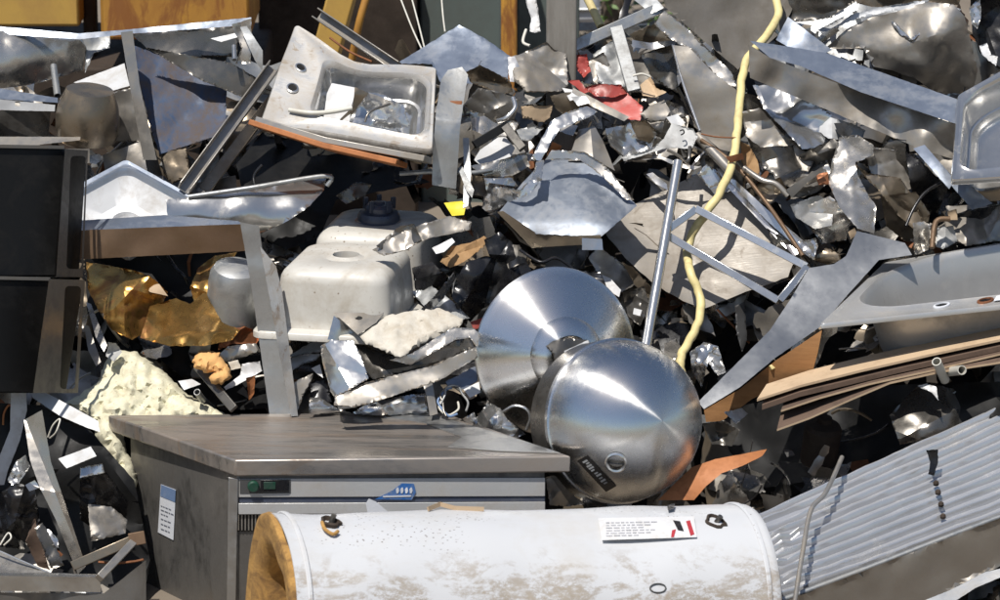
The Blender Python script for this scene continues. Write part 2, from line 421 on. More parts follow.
material('brass', (.47, .275, .085), .9, .28, .25, (.20, .085, .03), scale=7, bump=.15, dents=.02, stain=((.25, .085, .025), 1., .52, .75))
material('copper', (.42, .17, .08), .8, .42, .45, (.1, .05, .03), scale=14)
material('rust', (.26, .10, .04), .15, .72, .5, (.10, .045, .022), scale=16, bump=.6)
material('rust_orange', (.42, .16, .055), .1, .62, .4, (.2, .075, .03), scale=12, bump=.4)
material('red_paint', (.42, .075, .06), 0, .36, .35, (.14, .07, .05), scale=12, bump=.2, dents=.012)
material('yellow_paint', (.56, .35, .085), 0, .5, .45, (.30, .16, .05), scale=2.2, bump=.2, stain=((.2, .09, .03), 1.8, .6, .8))
material('yellow_rusty', (.50, .25, .04), 0, .6, .5, (.24, .09, .02), scale=4, bump=.3, stain=((.20, .07, .02), 1.5, .5, .8), stretch=(1, 1, .35))
material('hose', (.72, .61, .29), 0, .45, .4, (.42, .33, .16), scale=14, bump=.5, scratch=0, stain=((.2, .14, .07), 1.5, .64, .7))
material('wood', (.40, .20, .075), 0, .7, .4, (.16, .075, .03), scale=5, bump=.4, stretch=(.25, 3, 3))
material('card', (.50, .37, .24), 0, .85, .3, (.30, .2, .12), scale=12, bump=.2)
material('card_dark', (.13, .085, .06), 0, .8, .4, (.05, .035, .025), scale=12, bump=.3)
material('paper_brown', (.44, .27, .13), 0, .85, .4, (.22, .12, .05), scale=14, bump=.3)
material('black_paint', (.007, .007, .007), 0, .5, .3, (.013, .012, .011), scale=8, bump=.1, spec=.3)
material('black_edge', (.15, .14, .125), .35, .4, .45, (.09, .08, .065), scale=12, bump=.1)
material('black_plastic', (.013, .013, .015), 0, .28, .25, (.04, .037, .033), scale=12, bump=.3, dents=.012)
material('dark_grey', (.07, .07, .07), .1, .5, .4, (.04, .035, .03), scale=10)
material('navy_plastic', (.045, .055, .085), 0, .3, .3, (.1, .1, .1), scale=14)
material('post_grey', (.25, .235, .21), 0, .8, .5, (.13, .115, .095), scale=6, bump=.5, stretch=(2, 2, .4))
material('green_grey', (.12, .15, .14), 0, .55, .4, (.07, .075, .065), scale=3, bump=.2)
material('dark_brown', (.045, .03, .02), 0, .75, .5, (.02, .014, .01), scale=5, bump=.4)
material('soil', (.05, .042, .034), 0, .95, .5, (.02, .017, .014), scale=6, bump=1., scratch=0)
material('ground', (.21, .175, .135), 0, .95, .45, (.13, .105, .08), scale=.7, bump=.6, scratch=0)
material('yellow_tag', (.80, .66, .03), 0, .5, .1, (.5, .4, .05))
material('blue_print', (.03, .13, .38), 0, .45, .4, (.25, .28, .32), scale=40)
material('green_part', (.01, .05, .03), 0, .4, .4, (.04, .05, .045), scale=30)
material('label_white', (.74, .76, .80), 0, .5, .15, (.5, .49, .47), scale=20)
material('label_blue', (.16, .24, .40), 0, .5, .2, (.3, .32, .36), scale=20)
material('label_black', (.02, .018, .017), 0, .4, .2, (.09, .08, .075), scale=30)
material('label_red', (.45, .04, .05), 0, .5, .2, (.3, .1, .1), scale=30)
material('letter_grey', (.16, .17, .2), 0, .5, .1)
material('pvc', (.62, .60, .53), 0, .4, .3, (.4, .36, .28), scale=20)
material('leaf', (.10, .17, .045), 0, .55, .3, (.05, .10, .03), scale=20, bump=0, scratch=0)
material('bark', (.13, .10, .075), 0, .9, .4, scale=12, bump=.8)
material('plaster_steel', (.34, .315, .28), .45, .42, .5, (.22, .185, .145), scale=7, bump=.25, dents=.01, scratch=.8, stain=((.16, .125, .09), 1.5, .6, .6))
material('plaster_dark', (.20, .185, .165), .2, .65, .5, (.12, .105, .085), scale=7, bump=.4, dents=.01)
material('corr', (.72, .725, .74), .62, .20, .2, (.40, .36, .30), scale=9, bump=.08, scratch=.6, stretch=(1, 1, 2))
material('steel_smooth', (.36, .37, .38), .9, .30, .12, (.17, .15, .13), scale=4, bump=.03, scratch=.5)
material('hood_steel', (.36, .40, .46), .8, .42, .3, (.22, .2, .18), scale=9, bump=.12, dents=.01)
material('rust_steel', (.21, .135, .08), .55, .46, .5, (.12, .07, .04), scale=8, bump=.3)
material('dirty_brown', (.20, .17, .13), .4, .55, .5, (.11, .085, .06), scale=6, bump=.3)
material('sink_steel', (.50, .495, .48), .6, .34, .3, (.26, .22, .17), scale=6, bump=.06, scratch=.5)
material('sink_dirty', (.58, .575, .56), .55, .36, .5, (.30, .25, .19), scale=9, bump=.15, scratch=.8, stain=((.20, .10, .05), 1.6, .57, .8))
material('front_steel', (.60, .60, .59), .35, .38, .4, (.34, .30, .25), scale=7, bump=.1, scratch=.8)
material('faded_label', (.62, .62, .625), 0, .5, .35, (.5, .47, .42), scale=20)
material('faded_ink', (.44, .44, .46), 0, .5, .2, (.5, .48, .45), scale=40)
# ================================================================ the setting
GZ = .40
def grid_obj(name, x0, x1, y0, y1, nx, ny, zf, mat, kind='structure'):
    vs = [(x0 + (x1 - x0) * i / nx, y0 + (y1 - y0) * j / ny, 0) for j in range(ny + 1) for i in range(nx + 1)]
    vs = [Vector((x, y, zf(x, y))) for x, y, _ in vs]
    fs = [(j * (nx + 1) + i, j * (nx + 1) + i + 1, (j + 1) * (nx + 1) + i + 1, (j + 1) * (nx + 1) + i) for j in range(ny) for i in range(nx)]
    o = mk(name, vs, fs, mat, smooth=True, ang=80, fix=False); o['kind'] = kind; return o
grid_obj('ground', -120, 120, -120, 120, 120, 120, lambda x, y: GZ + (.03 * noise.noise(Vector((x * .3, y * .3, 0))) if abs(x) < 30 and abs(y) < 30 else 0), 'ground')
def mound_z(x, y):
    base = 1.0 + .78 * y - .46
    back = 1.02 + .42 * min(1, max(0, (x - .05) / .25)) - .9 * (y - .75 - .25 * min(1, max(0, (x - .05) / .25)))
    side = 1.9 - 1.0 * (abs(x) - 1.35)
    z = min(base, back, side)
    z += .12 * noise.noise(Vector((x * 2.2, y * 2.2, 3))) + .05 * noise.noise(Vector((x * 7, y * 7, 5)))
    return max(z, GZ - .03)
grid_obj('scrap_mound', -3.2, 3.2, -1.6, 3.2, 110, 84, mound_z, 'soil')

# ================================================================ background machines beyond the heap
def block(name, x0, x1, ytop, ybot, z, dz, mat, parent=None, bevel=.01, **kw):
    """upright box: front face spans photo columns x0..x1 and rows ytop..ybot at distance z"""
    a, b = WZ(x0, ybot, z), WZ(x1, ybot, z); c = WZ(x0, ytop, z)
    lo, hi = a.z, c.z; y = a.y
    poly = [Vector((a.x, y, lo)), Vector((b.x, y, lo)), Vector((b.x, y + dz, lo)), Vector((a.x, y + dz, lo))]
    return prism(name, poly, Vector((0, 0, hi - lo)), mat, parent, bevel=bevel, **kw)
t = thing('yellow_machine', 'big yellow rust-streaked machine behind the heap at upper left', 'machine', (-1.1, 2.6, GZ))
block('panel', -160, 80, -260, 27, 11.6, .5, 'yellow_paint', t)
block('panel', 101, 250, -240, 40, 11.5, .5, 'yellow_rusty', t)
block('chassis', -200, 262, 60, 215, 11.7, .8, 'dark_brown', t)
block('pillar', 84, 96, -240, 60, 11.75, .1, 'dark_brown', t)
p0 = WZ(352, -40, 11.3); p1 = WZ(322, 70, 11.4)
extrude('boom', [p0, p1], P_box(.085, .12), 'yellow_paint', t, bevel=.006)
extrude('hose', smooth_path([WZ(372, -20, 11.2), WZ(360, 20, 11.2), WZ(352, 60, 11.25)]), circ(.012), 'yellow_rusty', t)
t = thing('shade_backdrop', 'added dark brown walls standing in for shadow behind the tilted white sink', 'backdrop', (-.45, 3.4, GZ))  # dark walls added in place of the shadowed background
block('shade_front_wall', 262, 418, -40, 230, 12.4, .06, 'dark_brown', t)
block('side_wall', 410, 418, -40, 230, 12.5, 1.2, 'dark_brown', t)
t = thing('green_container', 'grey green steel container behind the blue plate at top centre', 'container', (.05, 3.6, GZ))
block('wall', 421, 502, -160, 240, 12.6, 1.2, 'green_grey', t)
block('corner_post', 501, 517, -160, 240, 12.3, .12, 'yellow_rusty', t, label='rusty yellow corner post')
t = thing('grey_panel_wall', 'pale grey green panel wall left of the weathered post', 'wall', (.3, 3.9, GZ))
block('wall', 516, 578, -160, 260, 13.0, .1, 'green_grey', t); block('band', 524, 572, -20, 40, 12.96, .03, 'pale_grey', t)
# bush seen through the gap
t = thing('leafy_bush', 'sunlit green bush glimpsed behind the leaning steel angle at top', 'bush', WZ(612, 40, 15.5) * 1)
t.location = (t.location.x, t.location.y, GZ); WL[t] = Vector(t.location)
B0 = Vector(t.location)
extrude('trunk', [B0, B0 + Vector((.03, 0, .5)), B0 + Vector((-.05, .02, 1.0))], circ(.05, 8), 'bark', t, scale=[1.2, .9, .4])
rs = random.Random(5); vs = []; fs = []
for i in range(2600):
    q = Vector((rs.gauss(0, .42), rs.gauss(0, .34), rs.gauss(.6, .34)))
    if q.z < .05: continue
    n = len(vs); u = Vector((rs.gauss(0, 1), rs.gauss(0, 1), rs.gauss(0, 1))).normalized(); v = u.cross(Vector((rs.gauss(0, 1), rs.gauss(0, 1), 1))).normalized(); L = rs.uniform(.02, .045)
    c = B0 + q; vs += [c - u * L, c + v * L * .45, c + u * L, c - v * L * .45]; fs.append((n, n + 1, n + 2, n + 3))
mk('crown', vs, fs, 'leaf', t, smooth=False, fix=False)
t = thing('white_cistern', 'white plastic tote beside the bush behind the weathered post', 'tote', WZ(586, 60, 14.2))
block('shell', 572, 600, -60, 26, 14.2, .5, 'label_white', t, bevel=.03)
block('band', 572, 600, 8, 12, 14.17, .02, 'galv', t)
bar('cap_rail', (570, 27, -3.5), (602, 27, -3.5), P_box(.03, .03), 'galv', t)

# ================================================================ sinks
def sink(t, cor, bowl, depth, mat, rim_mat=None, flip=1, lip=.014, corner=.06, taper=.02, warp=None, drain=True, name='basin', drain_uv=(.5, .5), seg=9, drain_mat='steel_bright'):
    """cor: TL,TR,BR,BL world corners of the rim; bowl: u0,v0,u1,v1"""
    TL, TR, BR, BL = cor; Lu = ((TR - TL).length + (BR - BL).length) / 2; Lv = ((BL - TL).length + (BR - TR).length) / 2
    nrm = (TR - TL).cross(BL - TL).normalized()
    if nrm.dot(FWD) > 0: nrm = -nrm
    nrm = nrm * flip
    def mp(x, y, w_):
        u, v = x / Lu, y / Lv
        if warp: u, v, w_ = warp(u, v, w_)
        p = TL.lerp(TR, u).lerp(BL.lerp(BR, u), v); return p + nrm * w_
    cx, cy = Lu / 2, Lv / 2; ks, kc = seg, 7
    bx, by = (bowl[0] + bowl[2]) / 2 * Lu, (bowl[1] + bowl[3]) / 2 * Lv; hw, hh = (bowl[2] - bowl[0]) / 2 * Lu, (bowl[3] - bowl[1]) / 2 * Lv
    R = []
    def ring(ax, ay, a_, b_, r, w_): R.append([mp(x, y, w_) for x, y in rr(ax, ay, a_, b_, r, ks, kc)])
    ring(cx, cy, Lu / 2, Lv / 2, .012, -lip); ring(cx, cy, Lu / 2, Lv / 2, .012, -.003); ring(cx, cy, Lu / 2 - .003, Lv / 2 - .003, .011, 0.002)
    ring(cx, cy, Lu / 2 - .012, Lv / 2 - .012, .012, .001)
    ring(bx, by, hw + .014, hh + .014, corner + .012, 0); ring(bx, by, hw + .006, hh + .006, corner, .0035); ring(bx, by, hw, hh, corner, -.003)
    k0 = len(R)
    ring(bx, by, hw - .004, hh - .004, corner, -.012)
    for f in (.35, .65): ring(bx, by, hw - taper * f - .004, hh - taper * f - .004, corner, -depth * f)
    fr = min(.04, depth * .35)
    for q in range(5):
        th = q / 4 * math.pi / 2; ins = taper + .004 + fr * (1 - math.cos(th)); ring(bx, by, hw - ins, hh - ins, corner, -(depth - fr) - fr * math.sin(th))
    dx, dy = bx + (drain_uv[0] - .5) * 2 * hw, by + (drain_uv[1] - .5) * 2 * hh
    ring(dx, dy, .075, .075, .074, -depth - .001); ring(dx, dy, .05, .05, .0495, -depth - .003)
    vs, fs = loft(R, cap_end=True)
    n = len(R[0]); mi = [0 if i // n < k0 else 1 for i in range(len(fs))]
    o = mk(name, vs, fs, [rim_mat or mat, mat], t, smooth=True, ang=50, mi=mi)
    if drain:
        dr = []
        for r, w_ in ((.05, .004), (.042, .004), (.036, -.004), (.03, -.012)): dr.append([mp(x, y, -depth + w_) for x, y in rr(dx, dy, r, r, r * .999, 2, 4)])
        vs, fs = loft(dr); mk('drain', vs, fs, ['black_paint', drain_mat], t, mi=[1] * (len(fs) - 1) + [0], ang=60)
    def spot(name_, u, v, r, m1='steel_bright', hole='black_paint', tilt=0):
        rg = []
        for q, w_ in ((r * 1.45, .001), (r * 1.4, .004), (r * 1.05, .005), (r, .0025)): rg.append([mp(x, y, w_) for x, y in rr(u * Lu, v * Lv, q, q, q * .999, 2, 4)])
        vs, fs = loft(rg); return mk(name_, vs, fs, [m1, hole], t, mi=[0] * (len(fs) - 1) + [1], ang=60)
    return o, mp, spot, Lu, Lv
# --- tilted double-ledge sink at upper middle
t = thing('kitchen_sink', 'dirty white steel sink tilted on a rusty board with scrap in its bowl', 'sink', W(345, 150, .12))
def warp1(u, v, w_):
    k = max(0, 1 - v / .55); q = math.exp(-((u - .45) / .30) ** 2); v2 = v + k * (.20 * q + .05 * (u > .1) * u)
    return u, v2, w_ + .004 * math.sin(u * 7 + v * 5) + .008 * noise.noise(Vector((u * 3, v * 3, 2)))
_, mp1, spot1, Lu1, Lv1 = sink(t, [W(296, 22, .2), W(437, 64, .2), W(433, 150, .27), W(259, 124, .27)], (.27, .17, .95, .85), .12, 'steel_bright', 'sink_dirty', corner=.042, warp=warp1, drain_uv=(.62, .5))
spot1('tap_hole', .13, .40, .011, 'steel_bright'); spot1('tap_hole', .12, .62, .011, 'steel_bright')
t = thing('rusty_board', 'rust orange board under the tilted white sink', 'board', W(330, 150, .2))
extrude('plank', [W(257, 125, .21), W(330, 148, .23), W(402, 164, .24)], P_box(.014, .12), 'rust_orange', t, bevel=.002)
extrude('grey_edge', [W(262, 122, .225), W(330, 142, .245), W(428, 160, .255)], P_box(.016, .10), 'steel_dull', t, bevel=.002)
F_IN = []
# --- upside-down double sink
t = thing('upside_down_sink', 'off-white double bowl sink lying upside down with round drain hole', 'sink', W(345, 330, 0))
O = W(346, 256, .22); YA = Vector((.2, .98, 0)).normalized(); XA = Vector((YA.y, -YA.x, 0)); ZA = Vector((.02, -.03, 1)).normalized()
def inv(x, y, z): return O + XA * x + YA * y + ZA * z
for k, (oy, ox) in enumerate(((0, 0), (.37, -.005))):
    R = []
    def rg(hw, hh, r, z): R.append([inv(ox + x, oy + y, z) for x, y in rr(0, 0, hw, hh, r, 5, 7)])
    rg(.152, .170, .05, -.155); rg(.147, .165, .05, -.15)
    for f in (.8, .5): rg(.137 + .01 * f, .155 + .01 * f, .05, -.13 * f - .02)
    for q in range(6):
        th = q / 5 * math.pi / 2; i = .036 * (1 - math.cos(th)); rg(.137 - i, .155 - i, .05, -.036 + .036 * math.sin(th))
    rg(.060, .060, .0599, .001); rg(.050, .050, .0499, -.004); rg(.043, .043, .0429, -.004)
    if k == 0: rg(.033, .033, .0329, .004); rg(.031, .031, .0309, -.02)
    vs, fs = loft(R); mk('bowl', vs, fs, ['sink_enamel', 'black_paint'], t, ang=60, mi=[0] * (len(fs) - 1) + [1])
R = [[inv(x, .185 + y, z) for x, y in rr(0, 0, hw - .014, hw + .185, .03, 6, 5)] for hw, z in ((.165, -.146), (.198, -.148), (.202, -.152), (.202, -.166), (.198, -.168))]
vs, fs = loft(R, cap_end=False); mk('rim', vs, fs, 'sink_enamel', t, ang=50)
dn = lathe('strainer', [(.0, .052), (.012, .052), (.016, .046), (.03, .046), (.036, .038), (.036, .026), (.05, .024), (.055, .014), (.055, .004), (.062, .0)], inv(-.005, .37, 0), ZA, 'navy_plastic', t, n=20, ang=35)
for i in range(5):
    th = i * 1.256; p = inv(-.005, .37, .03) + XA * .037 * math.cos(th) + YA * .037 * math.sin(th)
    extrude('lug', [p, p + ZA * .03], P_box(.012, .008), 'navy_plastic', dn, bevel=.001)
# --- white corner sink, left
t = thing('corner_sink', 'bright white sink corner pointing up between the black box and the trough', 'sink', W(130, 245, .05))
sink(t, [W(126, 159, .10), W(212, 206, .12), W(128, 258, .14), W(42, 204, .12)], (.10, .10, .9, .9), .085, 'white_paint', 'blue_steel', corner=.03, taper=.07, drain=False)
# --- big oval sink, right
t = thing('oval_sink', 'wide steel sink with rounded bowl and two tap holes at the right edge', 'sink', W(960, 350, .1))
zf = D0(326) - .36
_, mpr, spotr, Lur, Lvr = sink(t, [WZ(884, 263, zf + .42), WZ(1175, 214, zf + .52), WZ(1160, 289, zf + .06), WZ(819, 325, zf)], (.05, .05, .95, .84), .20, 'sink_steel', 'sink_steel', corner=.15, taper=.03, lip=.010)
spotr('tap_hole', .345, .91, .014, 'label_white'); spotr('tap_hole', .475, .91, .014, 'copper'); 
R = [mpr(x * Lur, y * Lvr, .006) for x, y in ((.505, .88), (.56, .88), (.565, .95), (.505, .95))]
mk('white_sticker', R, [(0, 1, 2, 3)], 'label_white', t, fix=False)
# --- sink at far right
t = thing('shiny_sink', 'shiny steel sink standing on edge at the upper right border', 'sink', W(1000, 180, .2))
sink(t, [W(957, 96, .28), W(1110, 10, .22), W(1100, 172, .3), W(951, 181, .36)], (.06, .08, .92, .9), .12, 'steel_bright', 'steel_bright', corner=.06, flip=1)
sheet('bracket', px_('972,182 1005,176 1005,200 985,202'), 'card', d=.2, b=.2, cr=.1, k=2, parent=t)

# ================================================================ dome and dish
def camvec(x, y, z): return (RIGHT * x + UP * y - FWD * z).normalized()
Oc = W(621, 421, .20); RD = .193
ax = camvec(.47, .03, .88)
t = thing('steel_dome', 'round brushed steel dome with black nameplate and screw port', 'dome', Oc - Vector((0, 0, .2)))
prof = [(RD * math.sin(i / 26 * math.pi / 2), RD * math.cos(i / 26 * math.pi / 2) * 1.0) for i in range(27)] + [(RD + .001, -.004), (RD + .005, -.006), (RD + .005, -.018), (RD, -.02)]
prof[0] = (.0005, prof[0][1])
lathe('shell', prof, Oc, ax, 'spun', t, n=120)
lathe('back_ring', [(RD - .002, -.018), (RD - .002, -.10), (RD - .008, -.106), (RD - .03, -.106), (RD - .03, -.03)], Oc, ax, 'steel_dark', t, n=96)
def on_sphere(px, py, eps=.0015):
    dr = (WZ(px, py, 9) - CAM).normalized(); oc = CAM - Oc; b_ = oc.dot(dr); c_ = oc.length_squared - (RD + eps) ** 2
    return CAM + dr * (-b_ - math.sqrt(max(0, b_ * b_ - c_)))
def dome_patch(name, q, mat, parent, nx=8, ny=3, eps=.0015):
    vs = []
    for j in range(ny + 1):
        for i in range(nx + 1):
            u, v = i / nx, j / ny
            x = (q[0][0] * (1 - u) + q[1][0] * u) * (1 - v) + (q[3][0] * (1 - u) + q[2][0] * u) * v
            y = (q[0][1] * (1 - u) + q[1][1] * u) * (1 - v) + (q[3][1] * (1 - u) + q[2][1] * u) * v
            vs.append(on_sphere(x, y, eps))
    fs = [(j * (nx + 1) + i, j * (nx + 1) + i + 1, (j + 1) * (nx + 1) + i + 1, (j + 1) * (nx + 1) + i) for j in range(ny) for i in range(nx)]
    return mk(name, vs, fs, mat, parent, fix=False)
q = [(587.5, 455.5), (616.5, 486), (606, 492), (577, 461)]
pl = dome_patch('nameplate', q, 'label_black', t)
def lerpq(u, v):
    return tuple((q[0][i] * (1 - u) + q[1][i] * u) * (1 - v) + (q[3][i] * (1 - u) + q[2][i] * u) * v for i in (0, 1))
for (u, v, w_) in ((.10, .5, .05), (.17, .45, .04), (.24, .5, .05), (.31, .5, .045), (.38, .55, .04), (.48, .5, .04), (.55, .45, .05), (.64, .5, .04), (.72, .5, .05), (.80, .5, .04)):
    h = .22 if w_ > .042 else .15
    dome_patch('letter', [lerpq(u - w_ / 2, v - h), lerpq(u + w_ / 2, v - h), lerpq(u + w_ / 2, v + h), lerpq(u - w_ / 2, v + h)], 'pale_grey', pl, 1, 1, .003)
pc = on_sphere(616, 462); pn = (pc - Oc).normalized()
pt = lathe('port', [(.026, .0), (.026, .006), (.023, .008), (.019, .006), (.018, .002)], pc - pn * .001, pn, 'steel_bright', t, n=28)
lathe('plug', [(.0005, .003), (.0182, .003), (.0184, -.003)], pc, pn, 'steel_dark', pt, n=20)
# dish
Od = W(556, 352, .08); axd = camvec(.30, -.06, .95)
t = thing('steel_dish', 'wide spun steel dish with a hole in its middle behind the dome', 'dish', Od - Vector((0, 0, .2)))
pr = [(.195, -.016), (.203, -.012), (.207, -.004), (.205, .0), (.200, .002), (.196, .004)]
pr += [(.196 - .105 * i / 10, .004 + .078 * (i / 10) ** .9) for i in range(1, 11)]
pr += [(.089, .088)] + [(.088 - .040 * i / 5, .090 + .022 * math.sin(i / 5 * 1.57)) for i in range(1, 6)] + [(.046, .111), (.045, .10), (.045, .06)]
lathe('dish_shell', pr, Od, axd, 'spun', t, n=120, dents=.004)
lathe('hub', [(.045, .062), (.03, .05), (.0005, .045)], Od, axd, 'steel_dark', t, n=40)
sheet('flap', px_('564,351 588,340 592,347 580,357 568,360'), 'galv_white', d=.235, b=-.2, cr=.3, k=2, parent=t)
sheet('torn_notch', px_('546,346 553,341 566,338 588,340 592,345 580,352 566,358 556,366 553,354'), 'steel_dark', d=.222, b=-.1, a=-.2, cr=.2, k=3, parent=t)

# ================================================================ stainless cabinet with lid
zFL, zFR, zBL, zBR = 8.33, 8.40, 8.74, 8.80
LID = [WZ(235, 460, zFL), WZ(571, 456, zFR), WZ(443, 412, zBR), WZ(108, 415, zBL)]
t = thing('steel_cabinet', 'low stainless cabinet with a worn flat lid behind the white tank', 'cabinet', Vector((LID[0].x + .2, LID[0].y + .2, GZ)))
dnv = Vector((0, 0, -.040))
prism('lid', LID, dnv, 'lid_steel', t, bevel=.004)
cen = sum(LID, Vector()) / 4
IN = [p + (cen - p).normalized() * .03 for p in LID]; IN[0] = LID[0] + Vector((.004, .014, 0)); IN[1] = LID[1] + Vector((-.06, .014, 0)); IN[3] = LID[3] + Vector((.055, -.03, 0))
IN = [p + dnv * 1.02 for p in IN]
HB = IN[0].z - GZ
prism('body', IN, Vector((0, 0, -HB)), 'side_steel', t, bevel=.003)
def plane_pt(px, py, p0, n_, off=.003):
    dr = (WZ(px, py, 9) - CAM).normalized(); k = (p0 - CAM).dot(n_) / dr.dot(n_); return CAM + dr * k - FWD * off
nF = (IN[1] - IN[0]).cross(Vector((0, 0, 1))).normalized(); nS = (IN[3] - IN[0]).cross(Vector((0, 0, 1))).normalized()
def fpan(name, s_, mat, off=.004, th=.004, parent=None, n_=None, bevel=.001):
    nn = nF if n_ is None else n_
    P_ = [plane_pt(x, y, IN[0], nn, off) for x, y in px_(s_)]
    return prism(name, P_, FWD * th * .98, mat, parent or t, bevel=bevel)
fp = fpan('control_panel', '239,478.5 545,477.5 545,496 239,497', 'front_steel', .006, .006)
fpan('handle_rail', '239,503 545,501.5 545,512 239,514', 'front_steel', .012, .012)
fpan('recess_strip', '239,497.3 545,496.3 545,501.3 239,502.7', 'navy_plastic', .003, .003)
fpan('lower_panel', '262,515 545,513 545,600 262,600', 'side_steel', .005, .005)
fpan('control_plate', '240,479 291,479 291,493 240,493.5', 'dark_grey', .0075, .0015, fp)
for cx_, cy_, r_ in ((253.5, 485.5, .0135),):
    c_ = plane_pt(cx_, cy_, IN[0], nF, .009); lathe('knob', [(.0005, .012), (r_ * .8, .012), (r_, .008), (r_, 0)], c_, -nF if nF.dot(FWD) > 0 else nF, 'green_part', fp, n=20)
fpan('switch_block', '261,479.5 289,479.5 288.5,491 261,491.5', 'black_plastic', .012, .005, fp)
fpan('switch_lens', '264,481.5 276,481.5 276,489 264,489', 'green_part', .014, .002, fp)
st = fpan('blue_sticker', '375,499 393,490 402,483 414,483.5 416,492 412,499.5', 'blue_print', .0085, .001, fp, bevel=0)
for x in (396, 400.5, 405, 409.5):
    fpan('letter', f'{x},489 {x+1.2},487.2 {x+2.6},487.2 {x+3.2},490.5 {x+2.2},493 {x+.6},493', 'label_white', .0098, .001, st, bevel=0)
fpan('white_tape', '366,503 369,498 376,501 388,511 386,513 368,513', 'label_white', .0165, .001, bevel=0)
fpan('sticker_underline', '383,495.5 411,494.8 411,496.4 383,497', 'label_white', .0098, .001, st, bevel=0)
g = fpan('vent_panel', '236,513.5 262,513 262,531 236,531', 'black_paint', .004, .003)
for i in range(7): fpan('vent_slat', f'{238+i*3.4},514.5 {239.3+i*3.4},514.5 {239.3+i*3.4},530 {238+i*3.4},530', 'steel_dull', .006, .002, g, bevel=0)
fpan('corner_trim', '229,477 238.5,479 236,600 227,600', 'steel_flat', .010, .004)
lb = fpan('paper_label', '161,484 176,489.5 173.5,540 158,532', 'label_white', .004, .001, n_=nS, bevel=0)
fpan('label_header', '161.3,484.5 175.8,490 175.2,502 160.5,496', 'label_blue', .0056, .001, lb, n_=nS, bevel=0)
for i, (y, w_) in enumerate(((505, 9), (509, 11), (513, 8), (518, 11), (523, 10), (528, 9))):
    x = 161.
    while x < 160 + w_:
        wd = rs.uniform(1.2, 3.2); yy = y + (x - 161) * .4
        fpan('printed_word', f'{x},{yy} {x+wd},{yy+wd*.4} {x+wd},{yy+wd*.4+1.1} {x},{yy+1.1}', 'letter_grey', .0056, .0008, lb, n_=nS, bevel=0); x += wd + .8

# ================================================================ white water heater tank
A_, B_ = WZ(272, 617, 7.86), WZ(748, 604, 8.20); axt = (A_ - B_).normalized(); LT = (A_ - B_).length; RT = .226
qi = axt.to_track_quat('Z', 'Y').inverted(); bd = qi @ (-FWD * .93 - UP * .2 - RIGHT * 0); material('tank_white', band=((bd.x, bd.y, 0), RT * .50, RT * .86), **TANK)
t = thing('water_heater', 'white dented cylindrical water heater with brown stains lying in front', 'tank', (A_ + B_) / 2 - Vector((0, 0, .23)))
lathe('jacket', [(.0005, .0), (RT * .6, -.004), (RT - .02, -.002), (RT - .004, .006), (RT, .014)] + [(RT, .02 + (LT - .02) * i / 24) for i in range(25)] + [(RT - .004, LT), (RT - .005, LT - .05)], B_, axt, 'tank_white', t, n=120, dents=.007)
for hh in (.035, LT - .03): lathe('seam', [(RT + .001, hh - .006), (RT + .005, hh - .003), (RT + .005, hh + .003), (RT + .001, hh + .006)], B_, axt, 'tank_white', t, n=120, dents=.007)
lathe('insulation_ring', [(RT - .0045, LT - .004), (RT - .010, LT + .010), (RT - .025, LT + .014), (RT - .04, LT + .006), (RT - .055, LT + .010), (RT - .075, LT + .002), (RT - .095, LT - .012), (RT - .105, LT - .05), (RT - .108, LT - .22)], B_, axt, 'insulation', t, n=72, dents=.034, ang=60)
it = lathe('inner_tank', [(RT - .10, LT - .20), (RT - .115, LT - .15), (RT - .13, LT - .13), (.05, LT - .12), (.0005, LT - .115)], B_, axt, 'steel_dull', t, n=60, ang=60)
pq = B_ + axt * (LT - .10)
lathe('fitting', [(.0005, .06), (.012, .055), (.018, .04), (.018, 0)], pq + Vector((-.0, 0, .02)) - UP * .02 - RIGHT * .03, axt, 'yellow_tag', it, n=16)
Ut = axt.cross(FWD).normalized(); Ut = Ut if Ut.dot(UP) > 0 else -Ut
def on_tank(px, py, eps=.002):
    dr = (WZ(px, py, 9) - CAM).normalized(); oc = CAM - B_; a0 = dr - axt * dr.dot(axt); b0 = oc - axt * oc.dot(axt)
    qa, qb, qc = a0.dot(a0), 2 * a0.dot(b0), b0.dot(b0) - (RT + eps) ** 2; D = max(0, qb * qb - 4 * qa * qc); return CAM + dr * ((-qb - math.sqrt(D)) / (2 * qa))
def tnorm(p): q_ = p - B_; return (q_ - axt * q_.dot(axt)).normalized()
def tpatch(name, q_, mat, parent=None, eps=.0045, n=6):
    vs = []
    for j in range(n + 1):
        for i in range(n + 1):
            u, v = i / n, j / n
            vs.append(on_tank(*[(q_[0][k] * (1 - u) + q_[1][k] * u) * (1 - v) + (q_[3][k] * (1 - u) + q_[2][k] * u) * v for k in (0, 1)], eps))
    return mk(name, vs, [(j * (n + 1) + i, j * (n + 1) + i + 1, (j + 1) * (n + 1) + i + 1, (j + 1) * (n + 1) + i) for j in range(n) for i in range(n)], mat, parent or t, fix=False)
lab = tpatch('rating_sticker', [(598, 518), (694, 516), (697, 537), (602, 540)], 'faded_label', None, .007)
rw = random.Random(4)
for i in range(6):
    x = 606.
    while x < 655 - (i % 3) * 8:
        wd = rw.uniform(2.5, 7); y = 522 + i * 2.6 - (x - 606) * .02
        tpatch('printed_word', [(x, y), (x + wd, y - .1), (x + wd, y + .9), (x, y + 1.)], 'faded_ink', lab, .008, 1); x += wd + 1.4
tpatch('print_mark', [(686, 521), (690, 520), (694.5, 534), (690.5, 535.5)], 'label_red', lab, .008, 2)
tpatch('print_mark', [(673, 520), (680, 521), (684, 531), (678, 530)], 'label_black', lab, .008, 2)
tpatch('print_mark', [(672, 530), (676, 529), (674, 537), (671, 537)], 'label_red', lab, .008, 2)
